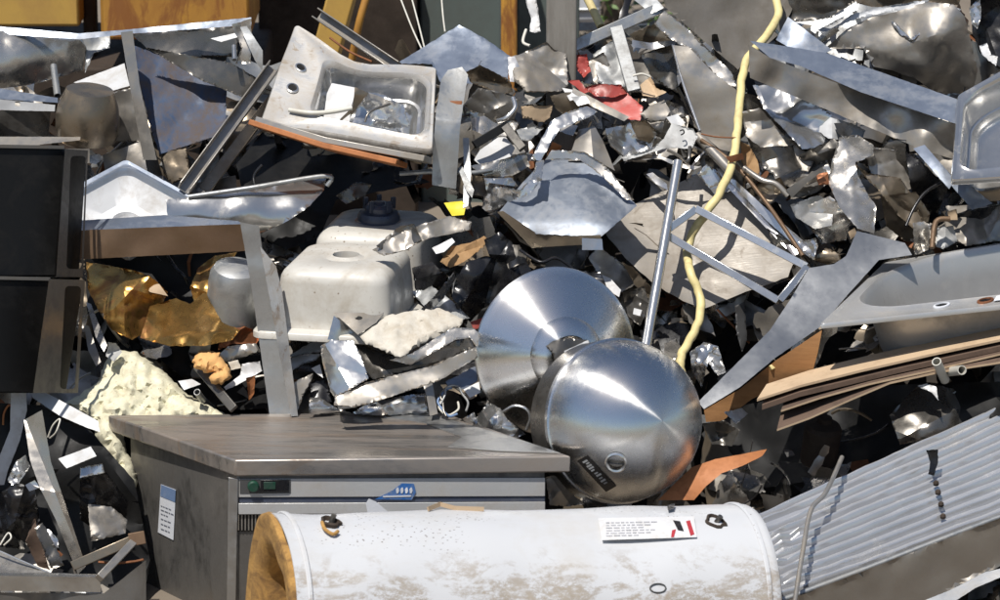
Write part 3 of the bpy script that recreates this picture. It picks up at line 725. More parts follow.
tpatch('print_mark', [(667, 505), (675, 503), (674, 508), (668, 510)], 'label_black', None, .008, 2)
for (x, y, r_) in ((331, 522, .017), (716, 522, .019)):
    p = on_tank(x, y, .0); nn = tnorm(p)
    f_ = lathe('pipe_port', [(r_ * 1.25, -.004), (r_ * 1.3, .004), (r_ * 1.05, .007), (r_ * .9, .002), (r_ * .8, -.012), (.0005, -.014)], p, nn, 'dark_brown', t, n=18, ang=50, dents=.009)
    extrude('broken_stub', [p - nn * .01, p + nn * .018 + RIGHT * .004], circ(.006, 8), 'steel_dark', f_)
p = on_tank(331, 529, .002)
extrude('foam_rim', smooth_path([on_tank(322, 522, .004), on_tank(325, 529, .004), on_tank(333, 534, .004), on_tank(338, 531, .004)], 4), circ(.004, 8), 'insulation', t)
rp = [on_tank(658 + 8 * math.cos(i * .7), 588 + 4.5 * math.sin(i * .7), .004) for i in range(10)]
extrude('wire_loop', smooth_path(rp, 3), circ(.0016, 6), 'steel_dark', t)
extrude('torn_tape', [on_tank(428, 509, .006), on_tank(440, 504, .012), on_tank(455, 508, .006), on_tank(484, 509, .006)], P_box(.010, .004), 'card', t)

# ================================================================ black stacked boxes, left
def black_box(label, fr, sidepoly, slot, lowerA, topy):
    (ax_, ay, az), (bx, by, bz) = fr
    t = thing('black_cabinet', label, 'cabinet', WZ(20, lowerA[1], az + .1), 'black cabinets stacked at the left edge')
    A = WZ(ax_, ay, az); B = WZ(bx, by, bz); L_ = WZ(-90, topy, az - .22); Lb = L_ + (B - A)
    v = WZ(lowerA[0], lowerA[1], az + lowerA[2]) - A
    prism('carcass', [L_, A, B, Lb], v, 'black_paint', t, bevel=.004)
    cxs = sum(p[0] for p in sidepoly) / len(sidepoly); cys = sum(p[1] for p in sidepoly) / len(sidepoly)
    # side frame with a long rounded slot, standing just off the carcass side
    a_ = -(bz - az) / ((bx - ax_) * MPP)
    sheet('slot_frame', sidepoly, 'black_edge', cr=0, k=0, fine=0, a=a_, b=-lowerA[2] / ((lowerA[1] - ay) * MPP) * -1 * -1, s=5, jag=0, t=.012, zc=None, d=D0(cys) - (az + (cxs - ax_) / (bx - ax_) * (bz - az)) - lowerA[2] * (cys - ay) / (lowerA[1] - ay) + .035, parent=t, holes=[slot])
    extrude('top_trim', [A + Vector((0, -.006, .004)), L_ + Vector((0, -.006, .004))], P_box(.008, .006), 'black_edge', t)
def slotp(x0, x1, x2, x3, y0, y1, r=4):
    # rounded slanted slot: top edge x0..x1, bottom edge x2..x3
    pts = []
    for (cx_, cy_, a0) in ((x1 - r, y0 + r, -90), (x3 - r, y1 - r, 0), (x2 + r, y1 - r, 90), (x0 + r, y0 + r, 180)):
        for k_ in range(4): th = math.radians(a0 + 30 * k_); pts.append((cx_ + r * math.cos(th), cy_ + r * math.sin(th)))
    return pts
black_box('black metal cabinet with a long slot in its side, upper one at left', ((64, 148.5, 8.72), (87, 151, 8.86)), px_('65,149 88,150.5 83,277 56,277'), slotp(70.5, 86, 66.5, 81.5, 156, 269), (56, 276.5, -.02), 146)
black_box('black metal cabinet leaning inwards, lower one at left', ((50, 280, 8.64), (84, 281, 8.78)), px_('49,279 85,280 78,393 33,393'), slotp(65, 81, 60, 75, 286, 389), (32, 393, -.05), 277)

# ================================================================ foam, foil, lumps
tfo = lump('foam_heap', px_('62,404 82,393 99,380 106,360 118,350 134,351 150,361 166,373 186,393 225,414 228,424 180,430 120,428 128,452 137,475 136,505 128,500 112,472 97,442 92,424 78,414'), 'foam', d=-.05, depth=.07, amp=.03, freq=.05, s=3, label='pale yellow insulation foam heap behind the cabinet lid', cat='foam', b=-.7)
lump('foam_lump', px_('192,362 196,353 208,349 219,353 229,366 231,376 224,384 211,384 208,378 213,373 204,372 196,370'), 'foam_orange', d=.09, depth=.03, amp=.012, freq=.12, s=2.4, label='small orange foam lump above the cabinet lid', cat='foam')
# ================================================================ left group
t = thing('gutted_cabinet', 'gutted steel cabinet frame with blue film panel at upper left', 'cabinet', W(190, 150, 0))
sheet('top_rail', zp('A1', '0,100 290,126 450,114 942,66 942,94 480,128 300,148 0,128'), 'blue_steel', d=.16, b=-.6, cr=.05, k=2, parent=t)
sheet('left_post', zp('A1', '453,122 497,116 524,320 588,600 538,600 488,330'), 'steel_dull', d=.22, b=-.3, a=.5, cr=.05, k=1, t=.012, parent=t, creases=((128, 80, 80, .6),))
sheet('film_panel', zp('A1', '500,170 620,215 760,285 850,330 845,500 600,580 570,500 528,330'), 'blue_film', d=.06, b=-.5, a=-.1, cr=.12, k=6, parent=t)
sheet('back_panel', zp('A1', '492,128 780,105 895,100 890,215 700,212 556,185'), 'steel_dark', d=.05, b=-.1, cr=.1, k=3, parent=t)
sheet('inner_flange', zp('A1', '545,178 870,236 972,300 960,345 920,370 760,305'), 'steel_dark', d=.12, b=.2, cr=.06, k=3, parent=t)
sheet('end_bracket', zp('A1', '868,92 942,70 940,238 882,240 905,180'), 'steel', d=.18, b=.1, cr=.2, k=3, parent=t)
sheet('bracket_arm', zp('A1', '900,102 925,98 985,190 985,270 955,225'), 'galv', d=.2, b=-.1, cr=.05, k=1, parent=t)
sheet('latch', zp('A1', '790,145 880,125 890,140 830,158'), 'white_paint', d=.2, b=-.4, cr=.1, k=1, parent=t)
tube('latch_pin', [(234, 46, .2), (234.5, 60, .2)], .006, 'steel_bright', t)
def S1(name, label, cat, mat, reg, pts, d=0, a=None, b=None, cr=.25, k=5, **kw):
    r_ = random.Random(len(label) * 31 + sum(map(ord, label)))      # every loose piece lies at its own tilt
    if mat in ('steel_bright', 'galv_white', 'white_paint'): b0, a0 = r_.uniform(-.62, -.28), r_.uniform(-.15, .35)
    elif mat in ('steel', 'steel_dull', 'galv', 'blue_steel'): b0, a0 = r_.choice((r_.uniform(-1., -.6), r_.uniform(-.55, -.25), r_.uniform(-.15, .3))), r_.uniform(-.4, .4)
    else: b0, a0 = r_.uniform(-.3, .35), r_.uniform(-.5, .45)
    b = b0 if b is None else b; a = a0 if a is None else a
    return sheet(name, zp(reg, pts) if reg else px_(pts), mat, d=d, a=a, b=b, cr=cr, k=k, label=label, cat=cat, **kw)
S1('duct_shell', 'crumpled silver duct lying along the upper left border', 'duct', 'steel', 'A1', '-120,112 0,108 300,132 322,180 312,268 220,290 100,322 0,332 -120,340', .1, cr=.2, k=7, bulge=.05, b=.1)
S1('crumpled_duct', 'torn bright end cap beside the crumpled silver duct', 'duct', 'galv', 'A1', '300,140 412,134 412,180 352,200 318,275 322,180', .1, cr=.2, k=3)
t = thing('pale_channel', 'pale blue steel channel end with a square hole at the left border', 'channel', W(20, 105, .1))
sheet('top_face', zp('A1', '-150,305 0,332 217,368 217,386 0,372 -150,350'), 'blue_steel', d=.2, b=-1.2, cr=0, k=0, parent=t)
sheet('front_face', zp('A1', '-150,352 0,373 207,394 205,418 0,413 -150,400'), 'white_paint', d=.21, b=.25, cr=0, k=0, parent=t, holes=[px_('15,101.5 20,102 20,106.5 15,106')])
tube('pipe_stub', [(53.5, 66, .12), (57.5, 96, .14)], .009, 'galv', hollow=True, label='short upright galvanised pipe stub in front of the silver duct', cat='pipe')
Op = W(86, 142, .10)
t = thing('brown_pot', 'brown tinted steel pot under a pale plate at left', 'pot', Op)
lathe('pot_body', [(.0005, .0), (.06, 0), (.074, .008), (.080, .03), (.081, .07), (.076, .10), (.066, .125), (.060, .14), (.0005, .143)], Op, Vector((.12, -.1, 1)), 'steel_brown', t, n=48, dents=.004)
S1('pale_plate', 'pale slanted plate lying on top of the brown pot', 'plate', 'white_paint', 'A1', '276,310 466,238 486,322 425,340 360,328', .14, b=-.9, cr=.06, k=2)
S1('grey_plate', 'grey dented plate between the brown pot and the cabinet post', 'plate', 'steel_dull', 'A1', '412,348 495,330 534,528 428,534', .10, cr=.1, k=3)
S1('dark_sheet', 'dark brown sheet under the pale channel at the left border', 'sheet', 'steel_dark', 'A1', '-120,412 190,418 182,512 -120,520', .12, b=.3, cr=.05, k=2)
S1('thin_shelf', 'thin dark shelf edge below the brown pot', 'shelf', 'steel_dull', 'A1', '-120,512 302,514 300,526 100,548 -120,540', .2, b=-1.5, cr=.03, k=1)
S1('bent_plate', 'flat grey brown plate just above the upper black cabinet', 'plate', 'steel_brown', 'A1', '98,548 252,560 245,604 -90,604 -90,570', .16, b=-1, cr=.05, k=2)
t = thing('square_tube', 'cut square tube end above the corner of the black cabinet', 'tube', W(78, 158, .1))
sheet('tube_face', zp('A1', '246,558 336,558 336,612 246,612'), 'steel_dull', d=.17, b=.2, cr=0, k=0, parent=t, holes=[zp('A1', '272,580 318,580 318,604 272,604')])
sheet('tube_core', zp('A1', '250,562 332,562 332,608 250,608'), 'black_paint', d=.10, b=.2, cr=0, k=0, parent=t)
S1('grey_offcut', 'grey offcut standing above the white sink corner', 'offcut', 'steel_dull', 'A1', '384,582 530,530 552,640 540,690 395,650', .05, cr=.08, k=2, b=-.2)
S1('white_rag', 'small white rag beside the top of the black cabinet', 'rag', 'white_paint', 'B1', '334,60 372,52 384,72 360,92 338,88', .1, cr=.5, k=5)
# diagonal channels
bar('steel_channel', (184, 189, .14), (274, 66, .14), P_U(.034, .03, .004), 'steel_dull', label='long grey steel channel leaning up to the tilted sink', cat='channel')
bar('steel_channel', (204, 190, .08), (286, 82, .08), P_L(.03, .02, .004), 'steel_brown', label='darker angle bar behind the long grey channel left of the sink', cat='bar')
bar('steel_channel', (317, 14, .0), (398, 68, .06), P_U(.030, .03, .004), 'steel_dull', label='grey steel channel sloping down behind the tilted sink', cat='channel')
tube('thin_cable', [(330, 38, .0), (350, 52, .02), (372, 62, .03)], .003, 'rust', label='thin rusty rod behind the tilted sink ledge', cat='rod')
tube('thin_cable', [(262, 165, .12), (254, 176, .1), (256, 190, .08), (262, 205, .02)], .004, 'black_plastic', label='black cable loop under the left end of the rusty board', cat='cable')
# trough
t = thing('steel_trough', 'long rounded steel trough with blue sky reflection under the diagonal channel', 'trough', W(250, 235, .1))
sheet('trough_shell', px_('166,200 190,197 250,188 327,176 324,190 310,206 286,222 252,238 240,226 168,222'), 'steel_bright', d=.12, a=-.1, b=-.25, cr=.05, k=3, bulge=.07, parent=t)
tube('rolled_rim', [(188, 197, .16), (250, 188, .165), (326, 176, .165), (327, 186, .14)], .006, 'galv', t)
# frame with rusty bar
t = thing('steel_table_frame', 'steel frame corner with rusty cross bar and pale galvanised leg', 'frame', W(170, 400, 0))
sheet('cross_bar', px_('60,232 88,230 243,224 245,251 88,259 60,260'), 'rust_steel', d=.24, b=.27, cr=.02, k=2, t=.01, parent=t)
sheet('top_lip', px_('60,222 88,220 165,215 238,221 243,224.5 88,231 60,233'), 'blue_steel', d=.245, b=-2., cr=.0, k=0, parent=t)
sheet('leg', px_('240,222 259,226 268,290 291,416 270,418 252,290'), 'galv', d=.25, b=.18, a=.1, cr=.02, k=1, t=.005, parent=t)
sheet('leg_side', px_('260,246 276,266 282,290 298,416 291,416 268,290'), 'sink_dirty', d=.245, b=-.1, a=-.6, cr=.08, k=2, t=.004, parent=t)
t = thing('brass_foil', 'crumpled golden brass sheet hanging under the rusty cross bar', 'sheet', W(160, 345, .05))
sheet('left_fold', px_('86,262 112,266 132,270 150,276 168,292 158,314 146,332 132,340 112,330 98,310 88,290'), 'brass', d=.06, a=.2, b=-.3, cr=.45, k=6, parent=t, seed=3)
sheet('front_fold', px_('150,306 176,298 190,304 205,292 222,322 240,330 232,340 205,346 170,346 140,338'), 'brass', d=.1, a=-.1, b=-.6, cr=.45, k=6, parent=t, seed=8)
sheet('right_fold', px_('190,288 198,268 214,256 237,252 228,268 222,290 226,312 210,304 196,306'), 'brass', d=.08, a=-.4, b=-.2, cr=.45, k=5, parent=t, seed=5)
sheet('torn_tip', px_('130,270 152,274 168,296 150,292'), 'card', d=.09, cr=.2, k=2, parent=t)
Og = W(236, 318, .0)
t = thing('grey_pot', 'dull grey pot behind the golden brass sheet', 'pot', Og)
lathe('pot_body', [(.0005, .155), (.04, .152), (.056, .143), (.064, .128), (.067, .10), (.067, .03), (.071, .01), (.071, 0), (.0005, .002)], Og - Vector((.01, 0, .0)), Vector((.12, -.25, 1)), 'galv', t, n=40)
tube('black_cable', [(168, 256, .06), (176, 268, .08), (184, 276, .08), (188, 284, .05)], .004, 'black_plastic', label='thin black cable above the golden brass sheet', cat='cable')
# ================================================================ lower left corner
S1('white_strip', 'long white angled strip at the foot of the foam heap', 'strip', 'white_paint', None, '30,392 37,388 60,400 98,421 100,432 88,428 60,416 33,398', .12, b=-.8, cr=.05, k=2)
S1('white_strip', 'upright white strip at the lower left border', 'strip', 'white_paint', None, '11,391 26,390 27,410 20,440 8,470 0,500 -8,500 0,455 10,430', .06, a=-.4, b=.1, cr=.1, k=2)
S1('bent_angle', 'long bent blue grey angle at lower left', 'bar', 'steel', None, '24,420 42,410 51,462 64,500 86,566 78,574 56,520 40,488 30,460', .2, a=.7, b=-.1, cr=.05, k=1, creases=((50, 480, 68, .6), (45, 490, 10, -.35)), t=.004)
S1('white_tag', 'white rectangular tag in the lower left tangle', 'tag', 'white_paint', 'D1', '218,70 340,24 362,60 250,106', .22, b=-.5, cr=.05, k=1)
S1('steel_flap', 'silver flap below the white rectangular tag', 'flap', 'steel_bright', 'D1', '300,104 384,88 392,122 300,142', .18, b=-.3, cr=.3, k=3)
S1('foil_scrap', 'crinkled bright foil left of the long bent angle', 'foil', 'steel_bright', 'D1', '28,150 60,80 96,56 112,100 70,165 45,170', .1, cr=.6, k=7)
S1('steel_flap', 'small bright fold left of the long bent angle', 'flap', 'steel_bright', 'D1', '95,168 130,150 150,178 110,192', .15, cr=.3, k=2)
S1('silver_sliver', 'thin silver blade lying in the dark gap of the lower left tangle', 'blade', 'steel_bright', 'D1', '160,330 185,335 215,370 220,405 200,400 178,370', .12, cr=.3, k=3)
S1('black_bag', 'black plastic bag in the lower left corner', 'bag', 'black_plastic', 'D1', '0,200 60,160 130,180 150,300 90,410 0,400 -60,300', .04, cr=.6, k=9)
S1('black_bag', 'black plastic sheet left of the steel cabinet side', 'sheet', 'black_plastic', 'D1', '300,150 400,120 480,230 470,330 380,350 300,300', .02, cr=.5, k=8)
S1('dark_flap', 'dark steel flap leaning beside the bent angle at lower left', 'flap', 'steel_dark', 'D1', '130,330 160,310 210,400 240,470 190,480', .16, cr=.2, k=3)
S1('brown_flap', 'brown flap in the gap left of the bent angle', 'flap', 'card_dark', 'D1', '95,380 130,290 180,470 190,490 140,470', .08, cr=.2, k=3)
S1('grey_flap', 'grey sheet behind the bent bracket beside the cabinet side', 'sheet', 'steel_dull', 'D1', '330,240 420,250 478,300 470,350 340,380', .05, cr=.25, k=4)
tube('red_wire', [(3, 425, .1), (4, 413, .12), (9, 405, .14), (12, 408, .12)], .0025, 'rust_orange', label='orange red wire loop at the left border beside the white strip', cat='wire')
tube('white_wire', [(48, 437, .16), (53, 425, .2), (60, 419, .22), (56, 432, .2), (50, 438, .16)], .002, 'pvc', label='pale looped wire under the long white strip', cat='wire')
tube('white_wire', [(0, 545, .18), (8, 533, .2), (11, 538, .2), (4, 545, .18)], .002, 'pvc', label='pale wire loop at the lower left border', cat='wire')
t = thing('angle_iron_frame', 'grey angle iron frame with bent corner bracket in the bottom left', 'frame', W(60, 600, .1))
sheet('front_flange', px_('-40,575 100,577 101,592 -40,590'), 'steel_dull', d=.30, b=.2, cr=.0, k=0, t=.006, parent=t)
sheet('lower_web', px_('-40,592 104,593 146,560 146,625 -40,625'), 'side_steel', d=.26, b=.27, cr=.08, k=2, parent=t)
sheet('top_flange', px_('-40,572 60,573 96,574 100,577.5 -40,575.5'), 'steel_bright', d=.305, b=-2., cr=0, k=0, parent=t)
bar('diagonal_brace', (99, 578, .32), (134, 541, .3), P_box(.018, .02), 'steel_dull', t)
bar('cross_brace', (72, 566, .24), (132, 540, .28), P_L(.022, .02, .003), 'steel_brown', t)
bar('corner_bracket', (129, 540, .31), (145, 537, .31), P_box(.03, .012), 'rust_steel', t)
S1('steel_triangle', 'flat triangular steel sheet in the bottom left corner', 'sheet', 'steel', None, '-30,535 0,550 52,574 -30,574', .24, b=-1.5, cr=.03, k=1)
tube('white_edge', [(-5, 549, .26), (52, 574, .28)], .0025, 'steel_bright', sm=0, label='bright wire edge along the triangular sheet at bottom left', cat='wire')
# ================================================================ middle
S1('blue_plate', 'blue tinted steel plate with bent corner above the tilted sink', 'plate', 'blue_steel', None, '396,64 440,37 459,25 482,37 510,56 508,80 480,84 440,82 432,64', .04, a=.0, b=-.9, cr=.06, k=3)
t = thing('bent_strip', 'bent pale steel strip with a rust patch right of the tilted sink', 'strip', W(447, 190, .1))
sheet('strip_body', px_('436,112 441,80 448,70 462,67 468,75 464,100 460,128 458,160 456,189 432,185 433,150'), 'galv', d=.24, a=-.2, b=-.25, cr=.06, k=2, creases=((445, 120, 5, -.3),), parent=t)
sheet('rust_patch', px_('450,101 462,101 460,119 452,121 449,110'), 'rust', d=.256, a=-.2, b=-.25, cr=.0, k=0, parent=t)
S1('brown_flap', 'brown curled flap right of the bent pale strip', 'flap', 'steel_brown', None, '466,72 480,65 496,73 510,80 513,92 500,95 484,88 470,82', .14, cr=.2, k=4)
S1('dark_plate', 'crumpled dark grey plate beside the bent pale strip', 'plate', 'steel_dark', None, '464,104 478,88 500,92 520,100 514,120 484,124 470,112', .12, cr=.4, k=6)
S1('pale_plate', 'pale flat sheet corner below the dark grey plate', 'sheet', 'white_paint', None, '480,150 503,134 515,148 508,162 484,168 474,160', .08, b=-.9, cr=.05, k=2)
S1('steel_strip', 'thin silver strip hanging beside the bent pale strip', 'strip', 'galv_white', None, '463,138 469,138 471,175 468,206 463,208 464,170', .14, cr=.1, k=2)
S1('steel_strip', 'short curled silver strip below the pale flat sheet', 'strip', 'galv', None, '458,168 462,166 474,190 472,198 466,190', .15, cr=.2, k=2)
S1('yellow_tag', 'small bright yellow tag beside the upside-down sink', 'tag', 'yellow_tag', None, '444,203 462,201 466,206 464,215 452,216', .12, cr=.15, k=2)
S1('paper_scrap', 'brown torn paper right of the upside-down sink', 'paper', 'paper_brown', None, '440,262 452,246 470,243 484,236 489,241 478,252 464,262 450,268', .1, cr=.5, k=8)
S1('steel_sheet', 'crumpled grey sheet draped over the right end of the upside-down sink', 'sheet', 'steel_dull', None, '372,250 384,242 410,228 450,216 472,222 470,230 430,238 404,250 384,256', .37, b=-.3, cr=.3, k=6)
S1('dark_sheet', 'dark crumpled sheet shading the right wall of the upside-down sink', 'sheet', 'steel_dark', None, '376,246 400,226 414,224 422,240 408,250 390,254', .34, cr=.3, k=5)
S1('white_shard', 'white shard above the brown torn paper', 'shard', 'white_paint', None, '432,248 452,238 455,242 444,252 436,254', .15, cr=.1, k=1)
for nm, lb_, pp, dd in (('black_bag', 'large crumpled black plastic bag above the spun dish', '455,282 466,262 486,256 506,262 512,276 520,290 514,304 498,300 484,308 470,322 458,312 452,296', .1),
                        ('black_bag', 'glossy black plastic knot left of the blue crushed hood', '484,240 500,232 512,242 516,258 504,266 490,258', .12),
                        ('black_bag', 'black plastic scrap at the top rim of the spun dish', '506,270 526,262 536,276 528,292 514,290', .06),
                        ('black_bag', 'black plastic film between the upside-down sink and the paper scrap', '412,268 432,262 448,276 454,300 440,318 418,306', .02)):
    S1(nm, lb_, 'bag', 'black_plastic', None, pp, dd, cr=.42, k=6)
S1('foil_scrap', 'thin bright sliver in the black plastic left of the spun dish', 'sliver', 'steel_bright', None, '418,312 436,294 454,272 456,278 444,298 428,314', .12, cr=.4, k=4)
# blue crushed hood
t = thing('crushed_hood', 'crushed steel hood with blue sky reflection and brown rim in the middle', 'hood', W(560, 245, .05))
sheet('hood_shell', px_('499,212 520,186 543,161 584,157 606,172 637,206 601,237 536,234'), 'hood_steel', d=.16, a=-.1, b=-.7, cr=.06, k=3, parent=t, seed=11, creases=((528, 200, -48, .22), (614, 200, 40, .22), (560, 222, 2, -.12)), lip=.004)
sheet('rim', px_('497,212 503,211 536,233 560,236 601,235 601,244 560,246 532,248'), 'steel_brown', d=.18, b=.3, cr=.02, k=1, t=.006, parent=t)
sheet('back_ridge', px_('545,160 552,150 584,152 604,164 634,200 626,200 602,176 580,160'), 'steel', d=.2, b=-.1, cr=.15, k=3, parent=t)
sheet('tab', px_('582,238 602,239 603,250 582,250'), 'blue_steel', d=.185, b=.1, cr=0, k=0, parent=t)
S1('crushed_strip', 'crushed bright strip running along the left side of the blue hood', 'strip', 'steel_bright', None, '484,196 496,186 520,190 532,178 536,162 544,160 542,180 530,194 510,202 490,214 482,208', .2, cr=.5, k=8)
S1('foil_scrap', 'wrinkled silver foil left of the blue crushed hood', 'foil', 'steel_bright', None, '484,178 512,178 518,186 506,196 488,198', .16, cr=.5, k=7)
# crushed box with plaster
t = thing('crushed_box', 'crushed steel box with white plaster crust left of the spun dish', 'box', W(400, 400, .0))
sheet('left_wall', zp('C2', '302,212 340,186 422,188 455,250 482,332 420,370 358,402 338,380 308,262'), 'steel_bright', d=0.245, a=.35, b=-.3, cr=.25, k=3, parent=t, seed=2, creases=((334, 360, 60, -.35),))
sheet('front_lip', zp('C2', '356,404 480,344 700,290 884,214 892,252 742,342 560,402 420,442 352,432'), 'steel_dull', d=0.285, a=.1, b=-.1, cr=.12, k=3, parent=t)
lump('plaster_crust', zp('C2', '452,176 482,136 560,96 640,78 760,68 838,112 822,140 700,192 604,256 540,232 470,204'), 'plaster', d=0.245, depth=.012, amp=.012, freq=.09, s=3, parent=t, b=-.9)
sheet('rolled_edge', zp('C2', '560,262 640,240 800,138 880,145 900,168 890,218 862,178 806,188 640,282'), 'steel', d=0.275, b=-.2, cr=.15, k=3, bulge=.015, parent=t)
sheet('inner_wall', zp('C2', '425,190 520,230 600,260 860,175 880,215 700,290 500,335 450,280'), 'steel_dark', d=0.175, b=-.1, cr=.3, k=4, parent=t)
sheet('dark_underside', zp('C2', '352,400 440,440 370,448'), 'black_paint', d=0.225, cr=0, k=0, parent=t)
sheet('corner_plate', zp('C2', '350,84 430,86 540,82 512,122 442,168'), 'steel_dull', d=0.255, b=-.9, cr=.05, k=1, parent=t, holes=[[(358.7 + 4 * math.cos(q * .785), 318 + 2 * math.sin(q * .785)) for q in range(8)]])
sheet('pale_gusset', zp('C2', '328,186 352,96 442,172 424,192'), 'steel_bright', d=0.225, a=-.3, b=-.1, cr=.1, k=1, parent=t)
# plate, frame, pole
t = thing('dusty_plate', 'large dusty beige steel plate under the thin tube frame', 'plate', W(700, 300, -.03))
sheet('plate', px_('597,223 650,197 697,174 707,165 719,176 760,212 798,250 788,277 745,292 703,309 683,301 655,285 625,258'), 'plaster_steel', d=-.02, b=-.85, a=0, cr=.05, k=4, parent=t, creases=((640, 230, 40, .12),))
sheet('folded_corner', px_('697,174 707,164 721,174 732,190 716,196'), 'steel_bright', d=.02, cr=.3, k=4, parent=t)
t = thing('tube_frame', 'rectangular frame of thin square tube lying over the dusty plate', 'frame', W(735, 300, .05))
cs = [(663, 233, .15), (696, 209, .19), (807, 267, .16), (779, 301, .13)]
for i in range(4): bar('rail', cs[i], cs[(i + 1) % 4], P_box(.019, .019), 'steel_bright', t)
tube('steel_pole', [(678, 162, .2), (646, 347, .12)], .0125, 'steel_bright', sm=0, n=16, hollow=True, label='straight shiny steel pole crossing the dusty plate', cat='pole')
tube('yellow_hose', [(772, -25, .12), (778, 12, .12), (768, 34, .13), (748, 58, .14), (742, 82, .15), (738, 120, .16), (735, 150, .17), (728, 176, .17), (712, 205, .17), (697, 226, .13), (688, 248, .09), (690, 272, .13), (700, 296, .1), (698, 324, .1), (686, 346, .1), (680, 362, .1), (682, 374, .08)], .0108, 'hose', n=14, label='yellow hose hanging down across the middle of the heap', cat='hose')
tube('rusty_rod', [(701, 140, .12), (735, 165, .12), (768, 205, .12), (803, 256, .13)], .0055, 'rust_steel', label='thin rusty rod slanting beside the dusty plate', cat='rod')
bar('grey_pipe', (698, 136, .1), (730, 170, .12), circ(.014), 'steel_dull', bevel=0, label='short grey pipe above the dusty plate corner', cat='pipe')
S1('silver_strip', 'long silver strip along the upper right edge of the dusty plate', 'strip', 'steel_bright', None, '716,168 726,170 768,216 800,252 794,256 764,226 730,190', .05, a=.3, b=-.5, cr=.06, k=2)
S1('silver_strip', 'narrow mirror strip above the rectangular tube frame', 'strip', 'steel_bright', None, '727,178 735,180 770,212 814,250 810,258 800,250 766,220', .08, a=.5, b=-.2, cr=.1, k=2)
# red
t = thing('red_wreck', 'crushed red painted metal panel at upper middle', 'panel', W(610, 125, .0))
sheet('main_face', zp('A3', '408,352 470,368 540,340 612,402 600,452 545,448 480,420'), 'red_paint', d=.1, b=-.5, cr=.15, k=4, parent=t)
sheet('upper_fold', zp('A3', '385,330 440,316 530,318 552,350 498,366 430,360'), 'red_paint', d=.12, b=-.2, cr=.3, k=4, parent=t)
sheet('upright_fold', zp('A3', '358,208 400,202 416,268 388,292 364,262'), 'red_paint', d=.06, cr=.4, k=4, parent=t)
sheet('left_tail', zp('A3', '328,302 372,300 408,345 390,352'), 'red_paint', d=.1, cr=.3, k=3, parent=t)
sheet('bare_edge', zp('A3', '350,330 380,345 560,440 540,455 420,400 345,345'), 'steel_dull', d=.13, cr=.1, k=2, parent=t)
# top centre
t = thing('angle_iron_frame', 'leaning grey angle iron with an upright leg at top middle', 'frame', W(615, 90, 0))
bar('long_angle', (574, 46, .06), (662, 7, .06), P_L(.03, .03, .004), 'galv', t)
bar('leg', (616, 26, .08), (634, 90, .1), P_L(.034, .02, .004), 'galv', t)
sheet('gusset', px_('634,0 652,-6 664,8 652,14'), 'galv', d=.07, cr=.05, k=1, parent=t)
sheet('cross_strap', px_('632,40 650,43 674,40 676,44 652,50 632,47'), 'steel_bright', d=.1, cr=.1, k=1, parent=t)
lump_post = block('weathered_post', 546, 576, -120, 200, D0(40) - .02, .08, 'post_grey', bevel=.006, label='weathered grey square post standing behind the crushed plate', cat='post')
S1('white_cloth', 'dangling white cloth strip left of the weathered post', 'cloth', 'white_paint', 'A3', '160,-30 208,-30 228,118 206,124 186,118 192,70', -.05, cr=.3, k=5)
tube('rope_end', [(526, 30, -.05), (523, 42, -.03), (530, 46, -.02)], .004, 'pvc', label='frayed pale rope end below the dangling white cloth', cat='rope')
tube('yellow_rod', [(582, -12, -.05), (592, 8, -.04), (601, 27, -.03)], .011, 'hose', label='short yellow tube leaning behind the grey angle iron', cat='tube')
S1('crushed_plate', 'crushed dark grey plate in front of the weathered post', 'plate', 'steel_dull', 'A3', '112,216 160,200 180,190 250,158 275,185 322,202 332,322 300,346 172,346 128,300', .12, cr=.35, k=7)
S1('bright_flap', 'bright mirror flap between the blue plate and the crushed grey plate', 'flap', 'steel_bright', 'A3', '104,214 130,212 158,270 154,312 112,306', .14, cr=.15, k=2)
S1('mottled_panel', 'mottled grey panel left of the upright angle leg', 'panel', 'galv', 'A3', '424,205 515,138 556,322 520,332 440,308', .03, cr=.2, k=6)
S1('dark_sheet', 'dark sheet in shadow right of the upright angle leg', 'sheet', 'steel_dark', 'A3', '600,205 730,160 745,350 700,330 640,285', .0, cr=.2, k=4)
S1('brown_sheet', 'brown sheet behind the upright angle leg', 'sheet', 'steel_brown', 'A3', '560,130 660,80 720,150 700,170 590,165', -.03, cr=.2, k=3)
S1('bent_cover', 'long bent steel cover along the edge of the big grey plate', 'cover', 'steel', 'A3', '650,88 692,40 790,120 940,268 968,330 935,330 880,282 790,184 720,152', .14, a=.2, b=-.3, cr=.15, k=4)
S1('grey_sheet', 'flat grey sheet panel left of the yellow hose', 'sheet', 'steel_dull', 'A3', '724,170 782,176 872,270 962,338 966,576 900,560 832,502 770,330', .08, a=.1, b=.05, cr=.04, k=2)
tube('sheet_rim', [(673, 45, .12), (682, 80, .12), (700, 131, .12)], .004, 'steel_bright', label='bright rolled rim on the left edge of the flat grey sheet', cat='rim')
S1('big_plate', 'large weathered grey brown plate at the top right of centre', 'plate', 'plaster_dark', None, '650,-45 800,-45 792,10 780,34 745,62 738,70 710,46 666,8', .02, b=-.3, cr=.1, k=6)
